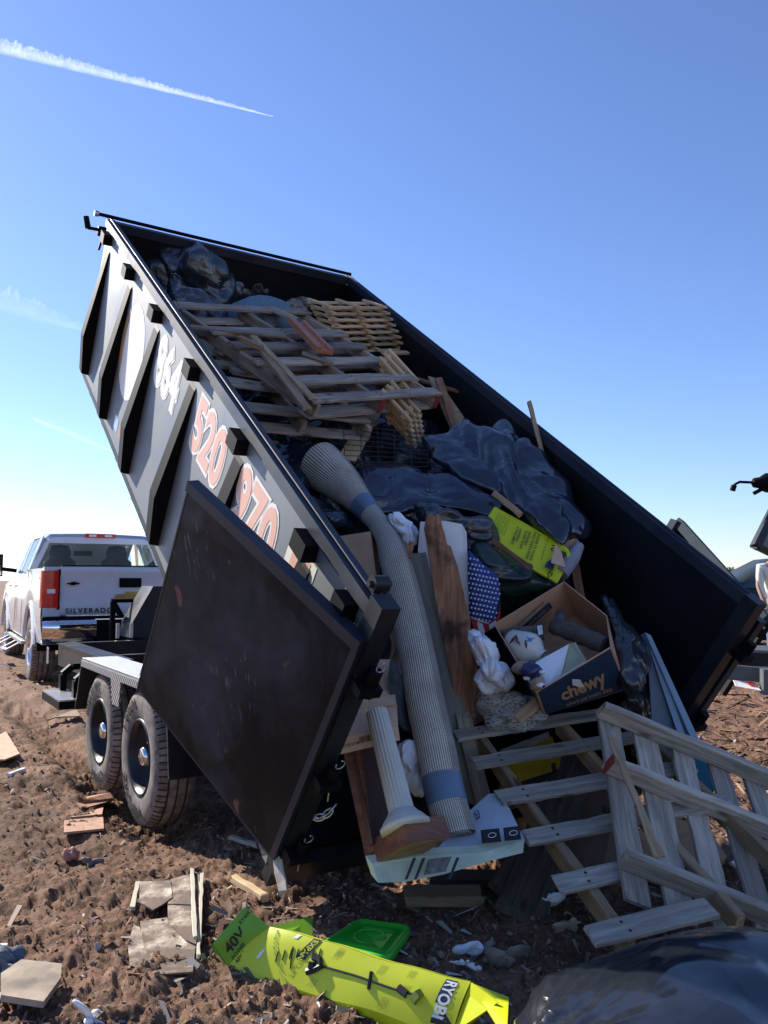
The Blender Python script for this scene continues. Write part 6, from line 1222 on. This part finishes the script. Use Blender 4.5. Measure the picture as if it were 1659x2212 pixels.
mb = MB(); mb.prism([sk(.0, -.0, 1.13), sk(2.6, -.0, 1.13), sk(2.5, .14, 1.60), sk(.85, .14, 1.60), sk(.42, .07, 1.36)], -sy_*.012); mk('side_window', mb, M['glass'], sv)
mb = MB(); mb.box(sk, (-.25, -.16, 1.06), (.0, -.02, 1.24)); mk('wing_mirror', mb, M['rib'], sv)
mb = MB(); mb.box(sk, (-.2, -.055, .50), (2.8, -.035, .56)); mk('trim_strip', mb, M['chrome'], sv); mb = MB(); mb.box(sk, (-1.5, -.03, .18), (2.8, .1, .42)); mk('sill', mb, M['rib'], sv)
mb = MB(); mb.box(sk, (.9, -.05, .93), (1.15, -.035, .97)); mk('door_handle', mb, M['chrome'], sv)
t, r, h = MB(), MB(), MB(); tyre(t, r, h, sk(-.8, -.02, .30), -sy_, .36, .22, .22, .06); w_ = mk('wheel', r, M['galv'], sv); mk('tyre', t, [M['rubberd']]*3, w_); mk('hub_cap', h, M['galv'], w_)
# flatbed tongue and fender at right
T3 = thing('utility_trailer', 'low grey utility trailer with a red and white reflector strip behind the right door', 'trailer', G(1640, 1500, 0))
def tp3(u, v, d): return W(u, v, d)
slab('fender_top', [(1560, 1392, 6.6), (1665, 1395, 6.4), (1720, 1408, 6.2), (1575, 1402, 6.2)], .02, plain('dusty_grey_steel', (.13, .14, .145), .6, .1), parent=T3, direction=-UPZ)
slab('fender_side', [(1573, 1403, 6.2), (1720, 1409, 6.2), (1720, 1438, 6.2), (1575, 1440, 6.2)], .04, M['steel'], parent=T3)
for a_, b_, h_ in ((W(1560, 1450, 6.1), W(1760, 1468, 5.9), .11), (W(1570, 1440, 6.8), W(1760, 1447, 6.8), .08)): mb = MB(); mb.bar(a_, b_, .05, h_, UPZ); mk('frame_rail', mb, MATS['dusty_grey_steel'], T3)
mb = MB(); mb.bar(W(1654, 1500, 5.9), W(1654, 1445, 5.9), .06, .06, CF); mk('jack_leg', mb, MATS['dusty_grey_steel'], T3)
slab('ramp_end', [(1585, 1470, 6.0), (1625, 1474, 6.0), (1645, 1492, 5.8), (1590, 1482, 5.9)], .015, M['white'], parent=T3, direction=CF); slab('reflector_strip', [(1612, 1472, 5.97), (1624, 1473, 5.97), (1632, 1482, 5.88), (1618, 1480, 5.9)], .003, M['red'], parent=T3, direction=-CF)
# person at the very edge
def skin_chain(name, verts, edges, mat, par, sub=2):
    me = bpy.data.meshes.new(name); me.from_pydata([tuple(v[:3]) for v in verts], edges, []); o = bpy.data.objects.new(name, me); COL.objects.link(o); o.modifiers.new('s', 'SKIN'); o.modifiers.new('u', 'SUBSURF').levels = sub; o.modifiers['u'].render_levels = sub
    for i, v in enumerate(verts): me.skin_vertices[0].data[i].radius = (v[3], v[4] if len(v) > 4 else v[3])
    me.skin_vertices[0].data[0].use_root = True
    dg = bpy.context.evaluated_depsgraph_get(); m2 = bpy.data.meshes.new_from_object(o.evaluated_get(dg)); bpy.data.objects.remove(o); o2 = bpy.data.objects.new(name, m2); COL.objects.link(o2); m2.materials.append(mat)
    for p in m2.polygons: p.use_smooth = True
    if par is not None: o2.parent = par; m2.transform(Matrix.Translation(-Vector(LOC[par.name]))); LOC[o2.name] = LOC[par.name]
    return o2
pp = W(1682, 1385, 11.5); PB = V3((pp[0], pp[1], .14)); per = thing('person', 'person in a tan cap, white shirt and jeans standing at the right edge', 'person', PB)
def pb_(x, y, z, *r): return (PB[0]+x, PB[1]+y, PB[2]+z, *r)
skinm = plain('skin', (.45, .26, .18), .5); 
V_ = [pb_(0, 0, .95, .15, .11), pb_(0, 0, 1.18, .15, .11), pb_(0, 0, 1.42, .17, .11), pb_(0, -.01, 1.53, .06), pb_(0, -.02, 1.62, .08, .10), pb_(0, -.02, 1.73, .075, .09),
      pb_(-.21, 0, 1.42, .06), pb_(-.27, -.03, 1.15, .045), pb_(-.25, -.14, .92, .035), pb_(-.25, -.17, .83, .03, .018), pb_(.21, 0, 1.42, .06), pb_(.27, -.03, 1.15, .045), pb_(.25, -.12, .92, .035), pb_(.25, -.15, .83, .03, .018),
      pb_(-.09, 0, .86, .09), pb_(-.10, -.02, .48, .065), pb_(-.10, .0, .08, .045), pb_(-.11, -.14, .04, .045, .03), pb_(.09, 0, .86, .09), pb_(.10, -.02, .48, .065), pb_(.10, .0, .08, .045), pb_(.11, -.14, .04, .045, .03)]
skin_chain('body', V_, [(0, 1), (1, 2), (2, 3), (3, 4), (4, 5), (2, 6), (6, 7), (7, 8), (8, 9), (2, 10), (10, 11), (11, 12), (12, 13), (0, 14), (14, 15), (15, 16), (16, 17), (0, 18), (18, 19), (19, 20), (20, 21)], skinm, per)
skin_chain('shirt', [pb_(0, 0, .92, .18, .14), pb_(0, 0, 1.18, .175, .13), pb_(0, 0, 1.42, .19, .125), pb_(0, 0, 1.50, .09), pb_(-.22, 0, 1.42, .075), pb_(-.25, -.03, 1.15, .055), pb_(-.23, -.12, .95, .045), pb_(.22, 0, 1.42, .075), pb_(.28, -.03, 1.15, .06), pb_(.26, -.12, .95, .05)], [(0, 1), (1, 2), (2, 3), (2, 4), (4, 5), (5, 6), (2, 7), (7, 8), (8, 9)], plain('white_hi_vis_cloth', (.78, .80, .70), .8), per)
skin_chain('jeans', [pb_(0, 0, .93, .165, .125), pb_(-.095, 0, .80, .105), pb_(-.10, -.02, .48, .08), pb_(-.10, 0, .10, .065), pb_(.095, 0, .80, .105), pb_(.10, -.02, .48, .08), pb_(.10, 0, .10, .065)], [(0, 1), (1, 2), (2, 3), (0, 4), (4, 5), (5, 6)], plain('blue_denim', (.10, .17, .30), .9), per)
for s_ in (-1, 1):
    for k_ in range(5):
        x0 = s_*.25; a__ = pb_(x0+(k_-2)*.013, -.165, .83)[:3]; skin_chain('finger', [(*a__, .008), (a__[0], a__[1]-.012, a__[2]-.04+.006*abs(k_-2), .007), (a__[0], a__[1]-.005, a__[2]-.07+.01*abs(k_-2), .006)], [(0, 1), (1, 2)], skinm, per, 1)
mb = MB(); mb.lathe(PB+V3((0, -.02, 1.72)), UPZ, [(0, .108), (.03, .110), (.07, .10), (.10, .07), (.115, 0)], 20); mb.prism([PB+V3((x, y, 1.725)) for x, y in ((-.085, -.09), (-.07, -.20), (0, -.225), (.07, -.20), (.085, -.09))], UPZ*.012); mk('cap', mb, plain('tan_cap', (.40, .33, .24), .9), per)
for s_ in (-1, 1):
    mb = MB(); mb.lathe(PB+V3((s_*.035, -.115, 1.66)), V3((0, -1, 0)), [(0, .014), (.006, .01), (.008, 0)], 10); mk('eye', mb, M['letterblack'], per)
mb = MB(); mb.tube([PB+V3((0, -.115, 1.66)), PB+V3((0, -.135, 1.625))], [.009, .015], 8); mk('nose', mb, skinm, per)
mb = MB(); mb.tube([PB+V3((-.025, -.118, 1.585)), PB+V3((0, -.122, 1.583)), PB+V3((.025, -.118, 1.585))], .004, 6); mk('mouth', mb, M['cab'], per)
# distant trees on the horizon
def tree(u, dist, h, wd, label, seed):
    X_ = W(u, 1255, dist); B_ = V3((X_[0], X_[1], .0)); t = thing('tree', label, 'tree', B_, 'distant trees on the horizon'); rg = np.random.default_rng(seed)
    mb = MB(); mb.tube([B_, B_+UPZ*h*.35, B_+UPZ*h*.7], [wd*.05, wd*.035, .05], 8)
    for k_ in range(7): q = k_*.9; mb.tube([B_+UPZ*h*(.25+.05*k_), B_+UPZ*h*(.45+.05*k_)+V3((math.cos(q), math.sin(q), 0))*wd*.3], [.12, .04], 6)
    mk('trunk', mb, M['darkwood'], t); n = 2600; P_ = rg.normal(0, 1, (n, 3)); P_ /= np.linalg.norm(P_, axis=1, keepdims=True); P_ *= (rg.random((n, 1))**.4); P_ *= (1+.35*fbm(P_*2.2, 2, seed))[:, None]; P_ = P_*V3((wd*.5, wd*.5, h*.36))+B_+UPZ*h*.62
    mb = MB(); s_ = wd*.035
    for p in P_: a__, b__ = rg.normal(0, 1, 3), rg.normal(0, 1, 3); a__ = nrm(a__)*s_; b__ = nrm(b__)*s_; mb.add([p-a__, p+b__, p+a__, p-b__], [(0, 1, 2, 3)])
    mk('crown', mb, M['leaf'], t)
M['leaf'] = chipmat('distant_foliage', [(.10, .14, .08), (.17, .21, .12), (.13, .17, .12)])
tree(1572, 190, 4.2, 5.5, 'round pale green tree left of the parked car', 1); tree(1592, 200, 3.4, 5, 'lower tree just right of the round pale tree', 2); tree(1552, 230, 3.0, 6, 'small far tree by the raised bed of the second trailer', 3)
